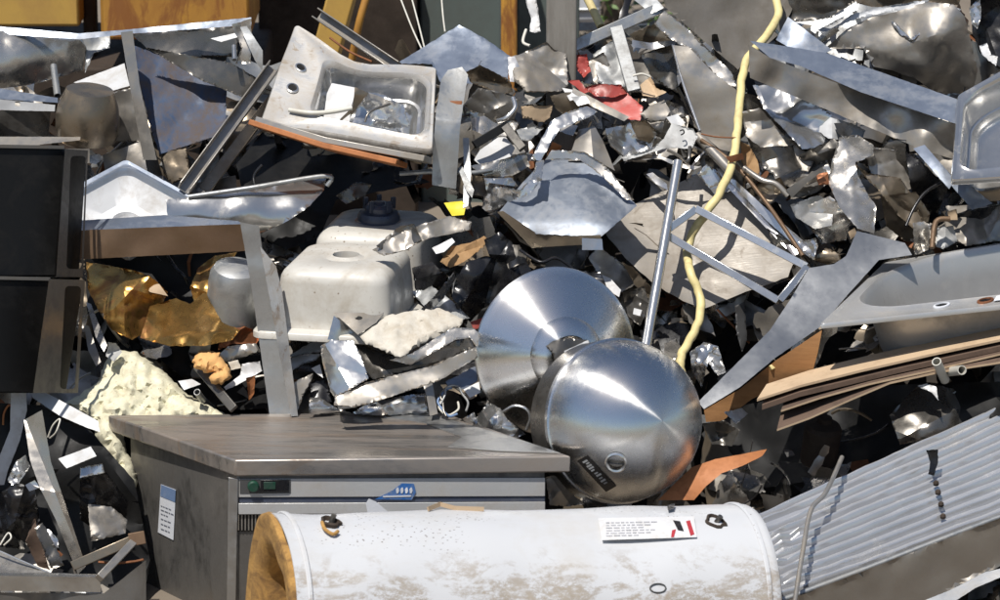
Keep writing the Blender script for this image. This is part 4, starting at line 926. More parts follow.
# scraps below the red panel
S1('tan_box', 'small tan box in the scrap left of the red panel', 'box', 'card', 'A3', '152,398 272,396 262,440 240,460 160,444', .1, cr=.15, k=3, t=.04)
S1('bent_flap', 'dark bent flap under the weathered post foot', 'flap', 'steel_brown', 'A3', '262,360 372,338 402,400 312,432 285,410', .12, cr=.25, k=3)
S1('bent_tube', 'kinked silver flattened tube below the tan box', 'tube', 'steel_bright', 'A3', '186,604 230,520 268,452 330,420 400,398 442,420 400,444 300,482 262,540 228,604', .18, cr=.25, k=5, bulge=.01)
S1('dark_funnel', 'dull folded steel funnel standing behind the blue hood', 'sheet', 'steel_dull', 'A3', '370,486 430,474 462,530 506,640 430,600 330,604 352,540', .14, cr=.1, k=2, creases=((592, 145, 85, -.5),))
S1('foil_scrap', 'bright crushed foil below the red panel', 'foil', 'steel_bright', 'A3', '470,482 540,470 576,450 664,500 642,560 545,592 482,532', .13, cr=.45, k=7)
S1('brown_flap', 'beige curled flap below the right end of the red panel', 'flap', 'steel_brown', 'A3', '560,455 620,450 660,490 640,540 590,520', .16, cr=.25, k=3)
S1('crushed_cup', 'small dull grey cap right of the red panel', 'cap', 'steel_dull', 'A3', '600,430 640,395 690,375 715,420 700,450 640,462', .1, cr=.2, k=3, bulge=.02)
S1('pale_cover', 'pale green grey cover with a small dark mark below the grey sheet', 'cover', 'pale_grey', 'A3', '690,520 720,462 800,484 818,510 794,558 700,556 620,580 540,604 530,590 640,560', .14, b=-.4, cr=.2, k=4)
tube('dark_mark', [(680, 131, .18), (683, 130, .18), (684, 133, .18), (681, 135, .18)], .0018, 'black_paint', label='small black hook on the pale green grey cover', cat='hook')
S1('white_flap', 'small white flap above the pale green grey cover', 'flap', 'white_paint', 'A3', '698,440 740,428 770,460 748,480 715,462', .15, cr=.2, k=2)
S1('dark_cowl', 'dark curled cowl above the pale green grey cover', 'cowl', 'steel_dark', 'A3', '660,400 700,375 760,400 776,450 740,440 690,430', .08, cr=.4, k=5)
S1('silver_strip', 'thin silver strip under the pale green grey cover', 'strip', 'steel', 'B3', '630,50 660,55 780,95 830,100 800,112 740,100', .12, cr=.1, k=2)
S1('mirror_blade', 'bright mirror blade left of the shiny pole', 'blade', 'steel_bright', 'B3', '624,128 648,122 700,165 704,188 660,165', .08, cr=.1, k=1)
S1('gold_scrap', 'small yellowish scrap right of the upright angle leg', 'scrap', 'card', 'A3', '600,320 640,285 660,330 700,345 660,365 610,360', .05, cr=.5, k=5)
tube('thin_cable', [(633, 76, .12), (642, 74, .13), (650, 77, .12)], .003, 'pvc', label='short pale wire on the upright angle leg', cat='wire')
# hanging strings
for p_, lb_ in (((398, -8, -.2, 412, 28, -.15, 424, 54, -.08), 'thin pale string hanging left of the blue plate'), ((410, -8, -.2, 418, 22, -.15, 425, 50, -.08), 'second thin string hanging beside the blue plate'), ((441, -8, -.2, 443, 16, -.15, 445, 32, -.1), 'thin string hanging over the tip of the blue plate')):
    tube('string', [p_[0:3], p_[3:6], p_[6:9]], .0022, 'pvc', label=lb_, cat='string')
# scraps inside the tilted sink
S1('pink_sheet', 'grey pink sheet flap inside the bowl of the tilted sink', 'flap', 'white_paint', 'A2', '344,312 436,330 418,400 410,462 312,452 326,350', .2, cr=.1, k=2)
S1('brown_flap', 'brown folded flap inside the bowl of the tilted sink', 'flap', 'steel_brown', 'A2', '430,326 482,350 440,402 402,458 370,452 424,400', .23, cr=.2, k=2)
S1('foil_scrap', 'crumpled foil in the right half of the tilted sink bowl', 'foil', 'steel_bright', 'A2', '484,346 530,352 612,392 640,480 560,485 470,470 420,462 440,410', .2, cr=.35, k=7)
tube('bent_rod', [(289, 110, .27), (310, 113, .28), (330, 112, .28), (352, 108, .28)], .006, 'pvc', label='pale bent rod lying across the tilted sink', cat='rod')
tube('bent_rod', [(365, 122, .27), (370, 112, .28), (390, 104, .27)], .003, 'steel_dark', label='thin dark wire in the right half of the tilted sink', cat='wire')
# ================================================================ right
t = thing('long_steel_beam', 'long folded steel beam with blue top face at upper right', 'beam', W(860, 150, .1))
sheet('front_face', px_('749,50 748,44 770,58 860,92 955,124 955,160 936,154 916,147 750,78'), 'steel_dull', d=.24, a=-.25, b=.28, cr=.05, k=2, fine=.006, bend=.3, parent=t)
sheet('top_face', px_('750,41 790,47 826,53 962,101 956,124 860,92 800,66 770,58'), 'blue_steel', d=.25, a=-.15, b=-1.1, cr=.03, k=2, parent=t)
sheet('raised_tab', px_('776,40 788,17 832,50 820,56 800,54'), 'blue_steel', d=.2, b=-.3, cr=.08, k=2, parent=t)
S1('crumpled_sheet', 'big crumpled grey sheet with bright folds at upper right', 'sheet', 'steel_dull', 'A4', '318,182 400,110 480,70 600,40 700,8 802,18 842,62 868,160 892,262 872,352 738,352 650,292 560,262 500,250 462,182', .1, cr=.28, k=8, seed=21)
S1('bright_fold', 'bright zigzag folded strip on the big crumpled sheet', 'strip', 'steel_bright', 'A4', '560,72 580,80 640,145 800,22 830,36 700,118 640,158 600,130', .15, b=-.5, cr=.25, k=3)
S1('silver_strip', 'long bright strip above the big crumpled sheet', 'strip', 'galv_white', 'A4', '280,116 400,62 500,32 640,8 710,2 680,30 540,48 420,78 312,124', .16, cr=.1, k=3)
S1('silver_strip', 'thin bright blade left of the big crumpled sheet', 'strip', 'galv_white', 'A4', '200,84 330,74 446,14 440,36 330,92 282,98', .18, cr=.1, k=2)
S1('dark_sheet', 'dark crumpled sheet at the top right of the hose', 'sheet', 'steel_dark', 'A4', '150,-60 420,-60 430,10 330,70 210,85 160,60', .02, cr=.3, k=5)
S1('dark_sheet', 'dark steel sheet along the top border at far right', 'sheet', 'steel_brown', 'A4', '420,-60 840,-60 820,20 700,5 520,30 440,15', .04, cr=.3, k=6)
S1('black_bag', 'black plastic sheet in the top right corner', 'sheet', 'black_plastic', 'A4', '860,-60 1060,-60 1060,230 985,220 900,200 870,120', .02, cr=.4, k=7)
S1('white_scrap', 'small white torn scrap above the shiny sink at right', 'scrap', 'white_paint', 'A4', '898,172 925,162 942,205 968,212 960,248 932,228 908,205', .12, cr=.4, k=3)
S1('foil_scrap', 'silver scrap at the right border above the shiny sink', 'foil', 'steel_bright', 'A4', '860,30 900,-10 905,60 890,110 868,90', .1, cr=.4, k=4)
S1('bright_sheet', 'bright crumpled sheet under the long steel beam', 'sheet', 'steel_bright', 'A4', '48,320 130,320 240,360 345,430 310,550 232,560 160,480 90,410', .16, cr=.35, k=6)
S1('bright_flap', 'pale folded flap below the middle of the long steel beam', 'flap', 'white_paint', 'A4', '282,484 340,440 420,462 472,490 455,532 380,525 330,520', .12, cr=.4, k=4)
S1('dark_flap', 'small dark flap on the pale folded flap under the beam', 'flap', 'steel_dark', 'A4', '352,462 396,460 424,492 404,524 368,500', .16, cr=.2, k=2)
S1('grey_flap', 'curved grey flap below the pale folded flap', 'flap', 'steel', 'A4', '348,545 430,512 508,560 446,592 440,640 370,640', .12, cr=.2, k=3, bulge_u=.02)
S1('dark_sheet', 'dark crumpled sheet left of the bright sheet under the beam', 'sheet', 'steel_dark', 'A4', '10,350 60,360 170,480 250,560 350,545 330,640 200,640 60,590 10,480', .05, cr=.4, k=8)
S1('crumpled_sheet', 'dark shiny crumpled sheet below the bright sheet under the beam', 'sheet', 'steel_dark', 'B4', '40,30 200,20 330,0 352,60 232,104 150,140 90,110', .1, cr=.4, k=7)
S1('crumpled_sheet', 'tall crumpled grey sheet standing above the wing shaped sheet', 'sheet', 'steel', 'B4', '372,-10 440,-20 502,20 500,62 432,84 442,132 478,200 512,252 502,352 440,332 372,252 330,160 345,80', .14, cr=.3, k=6, seed=31)
S1('crumpled_sheet', 'curled brown mirror sheet right of the tall crumpled grey sheet', 'sheet', 'steel_brown', 'B4', '430,90 480,125 602,142 640,200 694,312 652,334 580,272 520,190 470,140', .13, cr=.35, k=6)
S1('crumpled_sheet', 'dark blue tinted curled sheet behind the tall crumpled sheet', 'sheet', 'steel_dark', 'B4', '440,80 500,58 560,-10 622,0 624,120 590,145 520,130', .06, cr=.3, k=5)
S1('crumpled_sheet', 'wrinkled silver corner at the top of the wing shaped sheet', 'sheet', 'steel', 'B4', '648,310 690,305 716,320 706,412 654,434', .12, cr=.5, k=5)
S1('black_sheet', 'black sheet behind the curled brown mirror sheet', 'sheet', 'black_plastic', 'B4', '620,40 660,60 780,180 740,280 690,300 640,180', .03, cr=.4, k=5)
S1('black_sheet', 'black steel sheet under the blue strip at right', 'sheet', 'black_plastic', 'B4', '780,290 860,260 1010,240 1010,400 820,420', .02, cr=.3, k=6)
t = thing('blue_strip', 'pale blue steel strip sloping down under the shiny sink', 'strip', W(960, 200, .1))
sheet('upper_length', zp('B4', '650,32 692,18 806,148 784,184'), 'blue_steel', d=.2, a=-.1, b=-.6, cr=.03, k=1, parent=t)
sheet('lower_length', zp('B4', '790,168 832,148 948,238 870,262'), 'blue_steel', d=.2, a=-.1, b=-.6, cr=.04, k=1, parent=t)
tube('copper_pipe', [(932, 248, .14), (936, 222, .16), (950, 219, .16)], .007, 'rust_steel', label='small bent copper pipe above the oval sink', cat='pipe')
S1('pale_scrap', 'pale wrinkled scrap beside the bent copper pipe', 'scrap', 'pale_grey', 'B4', '740,330 800,320 815,380 760,410 735,400', .08, cr=.4, k=5)
S1('tan_scrap', 'small tan scrap stub beside the bent copper pipe', 'scrap', 'card', 'B4', '778,268 812,258 816,300 784,300', .1, cr=.2, k=2)
S1('brown_scrap', 'brown grey crushed piece left of the tall crumpled sheet', 'scrap', 'steel_brown', 'B4', '40,180 150,140 176,180 110,240 90,232', .1, cr=.4, k=4)
S1('grey_scrap', 'grey knobbly scrap left of the tall crumpled sheet', 'scrap', 'steel_dull', 'B4', '190,222 200,150 320,108 340,150 300,190 240,215', .1, cr=.5, k=7)
S1('rust_scrap', 'rusty scrap beside the tall crumpled sheet', 'scrap', 'copper', 'B4', '285,130 330,120 336,165 295,170', .14, cr=.3, k=3)
S1('beige_scrap', 'beige crushed cup shape left of the wing shaped sheet', 'scrap', 'galv', 'B4', '188,244 290,208 352,232 345,322 282,334 210,292', .1, cr=.4, k=6)
S1('tan_scrap', 'tiny tan block at the tip of the wing shaped sheet', 'scrap', 'card', 'B4', '405,345 430,330 440,355 415,372', .15, cr=.1, k=1)
S1('foil_scrap', 'bright torn foil at the right end of the tube frame', 'foil', 'steel_bright', 'B4', '220,380 285,368 292,400 275,450 230,410', .1, cr=.5, k=5)
S1('crushed_bowl', 'dark brown rounded cap above the right end of the tube frame', 'cap', 'steel_brown', 'B4', '270,450 320,405 370,420 380,450 330,468', .06, cr=.2, k=3, bulge=.02)
S1('dark_shard', 'dark plate at the foot of the rusty rod', 'plate', 'steel_dark', 'B4', '100,330 180,375 230,430 205,460 130,400', .04, cr=.2, k=3)
# wing and wood
S1('wing_sheet', 'smooth grey wing shaped steel sheet sweeping down at right', 'sheet', 'steel_smooth', None, '857,231 905,243 912,255 879,260 850,292 820,327 775,358 740,387 704,409 698,402 735,365 770,330 790,300 809,268 834,264 846,256', .16, a=-.1, b=-.6, cr=.04, k=2, fine=.0002, t=.003)
S1('orange_board', 'orange brown wooden board under the wing shaped sheet', 'board', 'wood', None, '704,410 740,389 775,361 822,330 818,352 812,374 775,388 752,399 722,421 706,422', .1, a=0, b=.3, cr=.02, k=1, t=.02)
bar('wood_batten', (770, 368, .14), (818, 343, .14), P_box(.012, .012), 'hose', label='yellow wood batten along the orange brown board', cat='batten')
t = thing('stacked_boards', 'stack of brown fibre boards with torn pale edges below the oval sink', 'boards', W(880, 420, .0))
def board(p, off, th, mats, nm='board', bend=0):
    fr_ = [W(*q_) for q_ in p]; bk_ = [v + off for v in fr_]
    n = len(fr_); top = fr_ + bk_; vs = top + [v - Vector((0, 0, th)) for v in top]
    fs = [(i, i + 1, n + i + 1, n + i) for i in range(n - 1)] + [(2 * n + i, 2 * n + i + 1, 3 * n + i + 1, 3 * n + i) for i in range(n - 1)]
    m_ = [0] * len(fs)
    for i in range(n - 1): fs.append((i, i + 1, 2 * n + i + 1, 2 * n + i)); m_.append(1)
    for i in range(n - 1): fs.append((n + i, n + i + 1, 3 * n + i + 1, 3 * n + i)); m_.append(1)
    fs += [(0, n, 3 * n, 2 * n), (n - 1, 2 * n - 1, 4 * n - 1, 3 * n - 1)]; m_ += [1, 1]
    return mk(nm, vs, fs, mats, t, smooth=False, mi=m_)
board([(757, 399, .20), (800, 385, .22), (860, 370, .24), (930, 354, .26), (1010, 337, .28)], Vector((.03, .10, .008)), .006, ['card', 'card'])
board([(762, 405, .19), (800, 392, .21), (900, 368, .24), (1010, 344, .27)], Vector((.03, .16, .0)), .012, ['card_dark', 'card_dark'])
board([(781, 410, .20), (820, 397, .21), (870, 383, .23), (930, 370, .25), (1010, 351, .27)], Vector((.03, .16, .0)), .005, ['card_dark', 'card'])
board([(777, 429, .18), (810, 417, .19), (850, 399, .21), (890, 382, .23), (940, 371, .25), (1010, 360, .27)], Vector((.03, .16, .03)), .005, ['card_dark', 'card'])
for (x, y, x2, y2, lb_) in ((936.5, 361.5, 945, 380, 'cut white plastic pipe end under the fibre boards, left one of two'), (962, 370, 946, 372, 'cut white plastic pipe end under the fibre boards, right one of two')):
    tube('plastic_pipe', [(x, y, .30), (x2, y2, .2)], .0115, 'pvc', sm=0, n=16, hollow=True, label=lb_, cat='pipe', group='cut plastic pipes under the boards')
S1('dark_cloth', 'dark crumpled sheet hanging below the plastic pipes', 'sheet', 'steel_dark', 'C4', '560,470 660,365 720,350 800,370 885,440 975,430 1010,450 1010,480 800,540 600,580', .1, cr=.3, k=7)
S1('foil_scrap', 'small pale foil tip below the plastic pipes', 'foil', 'galv_white', 'C4', '665,360 700,350 735,362 745,415 720,385 690,372', .2, cr=.3, k=3)
Oj = W(818, 462, -.14)
t = thing('rusty_canister', 'rusty brown canister in the dark gap below the fibre boards', 'canister', Oj)
lathe('can_body', [(.0005, 0), (.042, 0), (.046, .006), (.046, .095), (.04, .105), (.018, .112), (.018, .125), (.0005, .126)], Oj, Vector((.1, -.2, 1)), 'dark_brown', t, n=28)
# corrugated
t = thing('corrugated_panel', 'corrugated steel panel sloping down at the lower right', 'panel', W(900, 580, .05))
Q = [W(752, 516, .13), W(1120, 352, .10), W(1110, 478, .16), W(780, 600, .22)]
nr_ = (Q[1] - Q[0]).cross(Q[3] - Q[0]).normalized(); nr_ = nr_ if nr_.dot(FWD) < 0 else -nr_
ribs = 12; pr = []
for i in range(ribs):
    for f, h in ((0, 0), (.22, 0), (.40, .9), (.48, 1.05), (.58, 1.05), (.66, .9), (.84, 0)): pr.append(((i + f) / ribs, h * .0115))
pr.append((1, 0)); nu = 40; vs = []
for j, (v, h) in enumerate(pr):
    for i in range(nu + 1):
        u = i / nu; p = Q[0].lerp(Q[1], u).lerp(Q[3].lerp(Q[2], u), v)
        jit = .006 * noise.noise(Vector((u * 5, v * 3, 1))) + .003 * noise.noise(Vector((u * 22, v * 8, 4))) + (.012 * noise.noise(Vector((u * 30, v * 11, 1))) if u < .12 else 0)
        vs.append(p + nr_ * (h + jit))
fs = [(j * (nu + 1) + i, j * (nu + 1) + i + 1, (j + 1) * (nu + 1) + i + 1, (j + 1) * (nu + 1) + i) for j in range(len(pr) - 1) for i in range(nu)]
mk('ribbed_sheet', vs, fs, 'corr', t, ang=25)
sheet('front_fascia', px_('782,602 840,580 920,549 1000,518 1080,488 1080,545 1000,566 960,584 915,612 782,630'), 'steel_dull', d=.24, a=-.25, b=.28, cr=.05, k=4, parent=t)
tube('rolled_edge', [(782, 600, .245), (860, 571, .23), (940, 540, .215), (1000, 517, .20), (1080, 488, .185)], .007, 'galv', t)
for (x, y) in ((941, 504), (943, 516), (938, 492), (936, 483)):
    p = W(x, y, .20); lathe('rivet', [(.0005, .006), (.004, .006), (.007, .002), (.007, -.004)], p, nr_, 'dark_brown', t, n=10)
S1('rubber_strip', 'black ragged rubber strip hanging on the corrugated panel', 'strip', 'black_plastic', None, '926,450 938,449 938,462 934,476 928,474 930,462', .22, cr=.3, k=3)
tube('thin_rod', [(842, 457, .2), (826, 492, .25), (811, 510, .27), (803, 550, .3), (794, 606, .32)], .0055, 'steel_dull', label='thin bent rod leaning across the corrugated panel', cat='rod')
S1('pale_strip', 'pale curved strip in the bottom right corner', 'strip', 'galv_white', None, '915,604 950,590 985,572 1010,566 1010,573 975,588 950,604', .3, b=-1., cr=.05, k=1)
S1('rusty_curve', 'curved orange rusty strip behind the white tank', 'strip', 'rust_orange', None, '658,500 676,482 692,467 715,459 742,454 767,449 762,456 742,466 722,473 706,486 694,500', .14, b=-.5, cr=.1, k=2, curl=-.02)
S1('cable_stub', 'bundle of bent steel strips between the cabinet and the dome', 'strips', 'steel_dull', 'D3', '246,140 280,132 330,190 392,240 330,248 262,244', .16, cr=.3, k=5, creases=((560, 490, 55, .6), (570, 490, 55, -.6)))
# ================================================================ more scrap that can be told apart
bar('dark_bar', (474, 145, .16), (508, 125, .16), P_box(.022, .012), 'black_paint', label='dark flat bar crossing above the pale flat sheet corner', cat='bar')
bar('dark_bar', (505, 126, .17), (523, 149, .17), P_box(.022, .012), 'steel_dark', label='dark flat bar at the right of the pale flat sheet corner', cat='bar')
S1('grey_scrap', 'pale grey scrap below the small tan box', 'scrap', 'galv', None, '516,130 532,126 544,128 528,142 520,140', .12, cr=.2, k=3)
S1('grey_scrap', 'small grey tongue right of the small tan box', 'scrap', 'steel', None, '556,122 578,126 573,136 558,131', .14, cr=.2, k=3)
S1('pink_scrap', 'tiny pinkish scrap beside the kinked flattened tube', 'scrap', 'rust_orange', None, '552,142 562,146 557,161 547,156', .1, cr=.4, k=4)
S1('white_shard', 'small white shard at the foot of the weathered post', 'shard', 'white_paint', None, '562,88 574,90 580,98 570,101', .14, cr=.2, k=2)
S1('white_shard', 'second small white shard beside the red panel tail', 'shard', 'galv_white', None, '571,97 586,96 590,103 578,106', .15, cr=.2, k=2)
tube('silver_tube', [(513, 98, .18), (515, 108, .18), (506, 118, .17), (498, 121, .15)], .006, 'steel_bright', label='short curled silver tube above the small tan box', cat='tube')
S1('dark_scrap', 'dark scrap right of the red panel under the grey cup', 'scrap', 'steel_dark', None, '644,126 668,120 673,128 662,142 648,140', .09, cr=.5, k=6)
tube('thin_rod', [(690, 147, .16), (689, 158, .16), (687, 163, .15)], .005, 'steel_dark', label='short dark rod under the pale green grey cover', cat='rod')
tube('thin_wire', [(701, 134, .17), (716, 137, .17), (736, 138, .18)], .002, 'rust', label='thin rusty wire across the foot of the flat grey sheet', cat='wire')
S1('beige_scrap', 'beige flap beside the yellow hose under the beam end', 'scrap', 'paper_brown', None, '740,141 750,146 758,162 760,180 747,174 741,160', .08, cr=.4, k=5)
S1('rust_scrap', 'rusty hook of metal wrapped on the yellow hose', 'scrap', 'rust', None, '726,157 742,153 744,159 730,163', .2, cr=.3, k=2)
S1('crumpled_sheet', 'dark blue wrinkled sheet left of the curved grey flap', 'sheet', 'steel_dark', None, '798,156 834,138 840,144 830,160 812,168', .14, cr=.5, k=6)
S1('thin_strip', 'thin dark strip across the scrap left of the tall crumpled sheet', 'strip', 'black_edge', None, '786,190 800,180 822,167 824,170 806,184 792,198', .16, cr=.1, k=1)
# around the foam lump and the frame leg
S1('curled_strip', 'grey curled strip above the white shards by the frame leg', 'strip', 'steel_dull', None, '219,354 228,346 256,343 261,352 240,358 226,362', .06, cr=.3, k=5)
S1('white_shard', 'lumpy white crumb right of the orange foam lump', 'shard', 'plaster', None, '228,362 238,360 241,368 231,370', .06, cr=.3, k=3, t=.012)
S1('white_shard', 'long white torn shard right of the orange foam lump', 'shard', 'white_paint', None, '242,364 260,361 262,371 246,380 226,390 224,387 240,375', .05, cr=.25, k=4)
S1('rust_scrap', 'small rusty flake left of the frame leg foot', 'scrap', 'rust_orange', None, '246,378 255,375 254,394 249,400', .05, cr=.3, k=3)
bar('dark_bar', (197, 366, .04), (234, 409, .06), P_box(.022, .01), 'steel_dark', label='dark flat bar below the orange foam lump', cat='bar')
S1('white_shard', 'flat white wedge between the foam heap and the dark bar', 'shard', 'white_paint', None, '178,381 192,379 201,384 184,390', .04, cr=.1, k=1)
tube('small_pipe', [(197, 392, .06), (203, 400, .0)], .0085, 'galv', sm=0, hollow=True, label='small galvanised pipe end behind the cabinet lid', cat='pipe')
S1('brown_scrap', 'brown crumpled foil below the golden brass sheet', 'scrap', 'copper', None, '222,332 244,326 262,334 256,344 232,344 218,350', .04, cr=.5, k=6)
S1('thin_strip', 'pale thin strip hanging beside the lower black cabinet', 'strip', 'steel', None, '86,302 91,304 107,345 104,352 96,338', .05, cr=.15, k=2)
S1('thin_strip', 'dark thin strip between the black cabinet and the foam heap', 'strip', 'steel_dull', None, '84,325 89,326 101,362 96,366 88,350', .04, cr=.15, k=2)
S1('grey_crumb', 'grey crumpled rag on top of the foam heap', 'rag', 'pale_grey', None, '108,342 116,343 122,352 114,362 106,356', .06, cr=.5, k=5)
# right of the frame leg
S1('white_strip', 'upper white strip right of the frame leg under the sink rim', 'strip', 'white_paint', 'C2', '182,248 240,210 322,178 326,192 300,232 240,240 200,252', .05, cr=.12, k=3)
S1('white_strip', 'lower white strip right of the frame leg', 'strip', 'galv_white', 'C2', '182,256 240,240 302,240 286,262 240,276 196,302', .06, cr=.15, k=3)
S1('white_shard', 'small white chip left of the crushed steel box', 'shard', 'white_paint', 'C2', '268,294 300,278 312,330 286,312', .07, cr=.1, k=1)
S1('folded_plate', 'folded grey plate at the foot of the frame leg', 'plate', 'steel_dull', 'C2', '186,352 274,312 268,344 236,400 212,462 196,462', .06, cr=.2, k=3)
S1('black_flap', 'black flap below the small white chip by the crushed box', 'flap', 'black_plastic', 'C2', '262,345 320,330 345,420 300,420 262,400', .02, cr=.2, k=3)
S1('silver_shell', 'curved silver shell under the crushed steel box', 'shell', 'steel_bright', 'C2', '262,404 300,402 356,438 420,462 258,468', .06, cr=.3, k=5, bulge=.02)
S1('silver_shell', 'long silver shell behind the middle of the cabinet lid', 'shell', 'steel_bright', 'C2', '424,458 470,430 600,398 692,386 708,462 600,470 430,470', .05, cr=.25, k=6, bulge=.025)
S1('wedge_plate', 'dull upright wedge beside the long silver shell', 'plate', 'steel_dull', 'C2', '684,346 720,342 742,464 712,472 700,400', .1, cr=.1, k=2)
t = thing('wire_coil', 'coil of striped cable behind the cabinet lid left of the dish', 'cable', W(450, 415, .02))
for i in range(4):
    r_ = 9 + i * 1.2
    tube('loop', [(449 + i * 1.5 + r_ * math.cos(q * .55 + i) * (1 + .25 * math.sin(q * 1.7 + i)), 402 + (r_ + 4) * math.sin(q * .55 + i), .06 + .01 * i + .004 * q) for q in range(8)], .0028, ('pvc', 'label_blue', 'steel_dark', 'galv')[i], t)
S1('blue_scrap', 'blue grey scrap beside the left rim of the spun dish', 'scrap', 'blue_steel', 'C2', '768,344 890,282 892,340 842,372 780,364', .03, cr=.2, k=3)
S1('white_shard', 'white triangular chip at the left rim of the spun dish', 'shard', 'white_paint', 'C2', '838,372 896,344 902,384 862,404', .05, cr=.1, k=1)
S1('foil_cone', 'bright crumpled foil cone behind the right corner of the lid', 'foil', 'steel_bright', None, '472,424 480,412 488,402 500,408 508,420 526,434 516,438 500,432 484,432', .1, cr=.6, k=8)
S1('foil_scrap', 'small bright foil ball between the cable coil and the foil cone', 'foil', 'steel_bright', None, '460,420 474,412 478,422 470,430 462,428', .08, cr=.6, k=6)
nL = (LID[1] - LID[0]).cross(LID[3] - LID[0]).normalized()
prism('torn_lid_sheet', [plane_pt(x, y, LID[0], nL, 0) + Vector((0, 0, .0035)) for x, y in px_('384,418 428,414.5 452,421 490,432 530,444 560,454 500,452 448,448 462,438 424,424')], Vector((0, 0, -.002)), 'steel_flat', bevel=0, label='torn grey triangular sheet lying on the right end of the lid', cat='sheet')
tube('steel_hoop', [(503, 412, .08), (514, 406, .1), (526, 409, .1), (530, 418, .08), (526, 430, .05)], .004, 'steel_bright', label='thin steel hoop beside the dome behind the lid', cat='hoop')
# right of the hose
S1('foil_scrap', 'shiny torn foil right of the lower end of the yellow hose', 'foil', 'steel_bright', None, '690,352 704,342 718,346 726,372 718,376 708,362 702,388 692,372', .05, cr=.6, k=8)
S1('foil_scrap', 'small silver foil left of the lower end of the yellow hose', 'foil', 'steel', None, '664,344 676,338 682,350 674,362 664,354', .04, cr=.5, k=6)
S1('grey_strip', 'dark grey hanging strip below the dusty plate', 'strip', 'dark_grey', None, '735,306 745,302 747,340 742,352 736,330', .0, cr=.2, k=3)
S1('grey_strip', 'olive brown strips under the left edge of the dusty plate', 'strip', 'steel_brown', None, '622,262 634,268 652,288 660,300 650,300 634,284', .0, cr=.3, k=4)
S1('white_shard', 'white crumb pile above the rim of the spun dish, left piece', 'shard', 'plaster', None, '570,274 586,271 592,280 580,285', .04, cr=.3, k=3, t=.01)
S1('white_shard', 'white curled chip above the right rim of the spun dish', 'shard', 'white_paint', None, '602,275 610,278 621,290 619,297 608,290', .05, cr=.2, k=2)
S1('grey_scrap', 'grey flat scrap above the spun dish between two white chips', 'scrap', 'steel_dull', None, '584,276 600,272 618,300 626,318 616,314 598,292', .02, cr=.15, k=3)
S1('white_shard', 'tiny white chip right of the spun dish', 'shard', 'white_paint', None, '634,308 642,310 640,316 633,314', .05, cr=.1, k=1)
S1('dark_scrap', 'dark crumpled scrap between the dish and the shiny pole', 'scrap', 'steel_dark', None, '622,292 644,286 650,306 640,326 628,316', .0, cr=.5, k=6)
S1('red_scrap', 'tiny red scrap at the left rim of the spun dish', 'scrap', 'red_paint', None, '470,322 482,318 484,326 474,330', .06, cr=.3, k=2)
S1('grey_plate', 'brown grey plate leaning behind the long grey channel', 'plate', 'steel_brown', None, '160,154 186,146 190,176 172,184 164,176', .03, cr=.1, k=3)
S1('silver_chip', 'bright chip in the dark gap below the fibre boards', 'chip', 'steel_bright', None, '783,449 792,450 795,455 787,457', .0, cr=.2, k=1)
S1('white_chip', 'pale chip between the orange board and the dome', 'chip', 'galv_white', None, '724,412 742,408 748,414 736,424', .04, cr=.3, k=3)
S1('dark_flap', 'dark wrinkled flap below the orange brown board', 'flap', 'steel_dark', None, '702,424 724,420 740,430 732,446 712,444', .04, cr=.4, k=5)
S1('perforated_rag', 'dark grey sheet behind the strainer on the upside-down sink', 'sheet', 'steel_dark', None, '336,196 356,182 372,184 366,196 346,204', .02, cr=.3, k=4)
S1('shade_sheet', 'black tarpaulin in the hollow below the fibre boards', 'shade sheet', 'black_paint', None, '690,425 745,405 800,392 900,385 1040,380 1040,400 930,440 840,475 780,500 720,500 690,470', -.16, a=0, b=-.5, cr=.35, k=8)  # added black sheet: the hollow's shade put in as a dark surface
S1('shade_sheet', 'black tarpaulin in the hollow under the tilted white sink', 'shade sheet', 'black_paint', None, '236,165 262,132 330,150 400,168 430,182 336,200 320,236 286,250 252,232', -.10, a=0, b=-.5, cr=.3, k=7)  # black sheet added so the space under the sink reads as shade
S1('shade_sheet', 'black tarpaulin behind the tangle in the lower left corner', 'shade sheet', 'black_paint', None, '-60,400 40,405 90,430 134,480 150,560 140,620 -60,620', -.05, a=0, b=-.4, cr=.3, k=7)  # added dark sheet standing in for deep shade behind the tangle
S1('shade_sheet', 'black tarpaulin behind the golden brass sheet', 'shade sheet', 'black_paint', None, '84,255 250,250 268,330 276,408 220,410 150,350 90,352', -.12, a=0, b=-.4, cr=.3, k=7)  # another added black sheet, shade behind the brass put into its colour
# larger sheets lying in the right half
S1('crumpled_sheet', 'large dull folded sheet between the hose and the bright sheet under the beam', 'sheet', 'steel_dull', None, '742,112 760,108 790,142 816,158 808,172 786,166 764,150 746,136', .12, cr=.25, k=6)
S1('crumpled_sheet', 'silver crushed sheet beside the tall crumpled sheet, below the dark wrinkled one', 'sheet', 'steel', None, '772,168 800,160 826,158 832,172 818,186 792,188 776,182', .08, cr=.28, k=6)
S1('crumpled_sheet', 'broad grey sheet under the right end of the long steel beam', 'sheet', 'steel_dull', None, '862,146 900,150 926,158 918,186 896,194 872,176', .06, cr=.28, k=6)
S1('crumpled_sheet', 'brown grey creased sheet above the oval sink rim', 'sheet', 'steel_brown', None, '880,196 916,192 930,214 926,240 906,242 886,226', .05, cr=.28, k=6)
S1('crumpled_sheet', 'dull creased sheet under the blue strip above the oval sink', 'sheet', 'steel_dull', None, '946,206 1006,204 1006,240 966,246 944,236', .04, cr=.25, k=6)
S1('crumpled_sheet', 'flat silver scrap sheet above the wing shaped sheet on its left', 'sheet', 'steel', None, '806,206 830,196 852,214 846,240 822,244 810,228', .07, cr=.25, k=5)
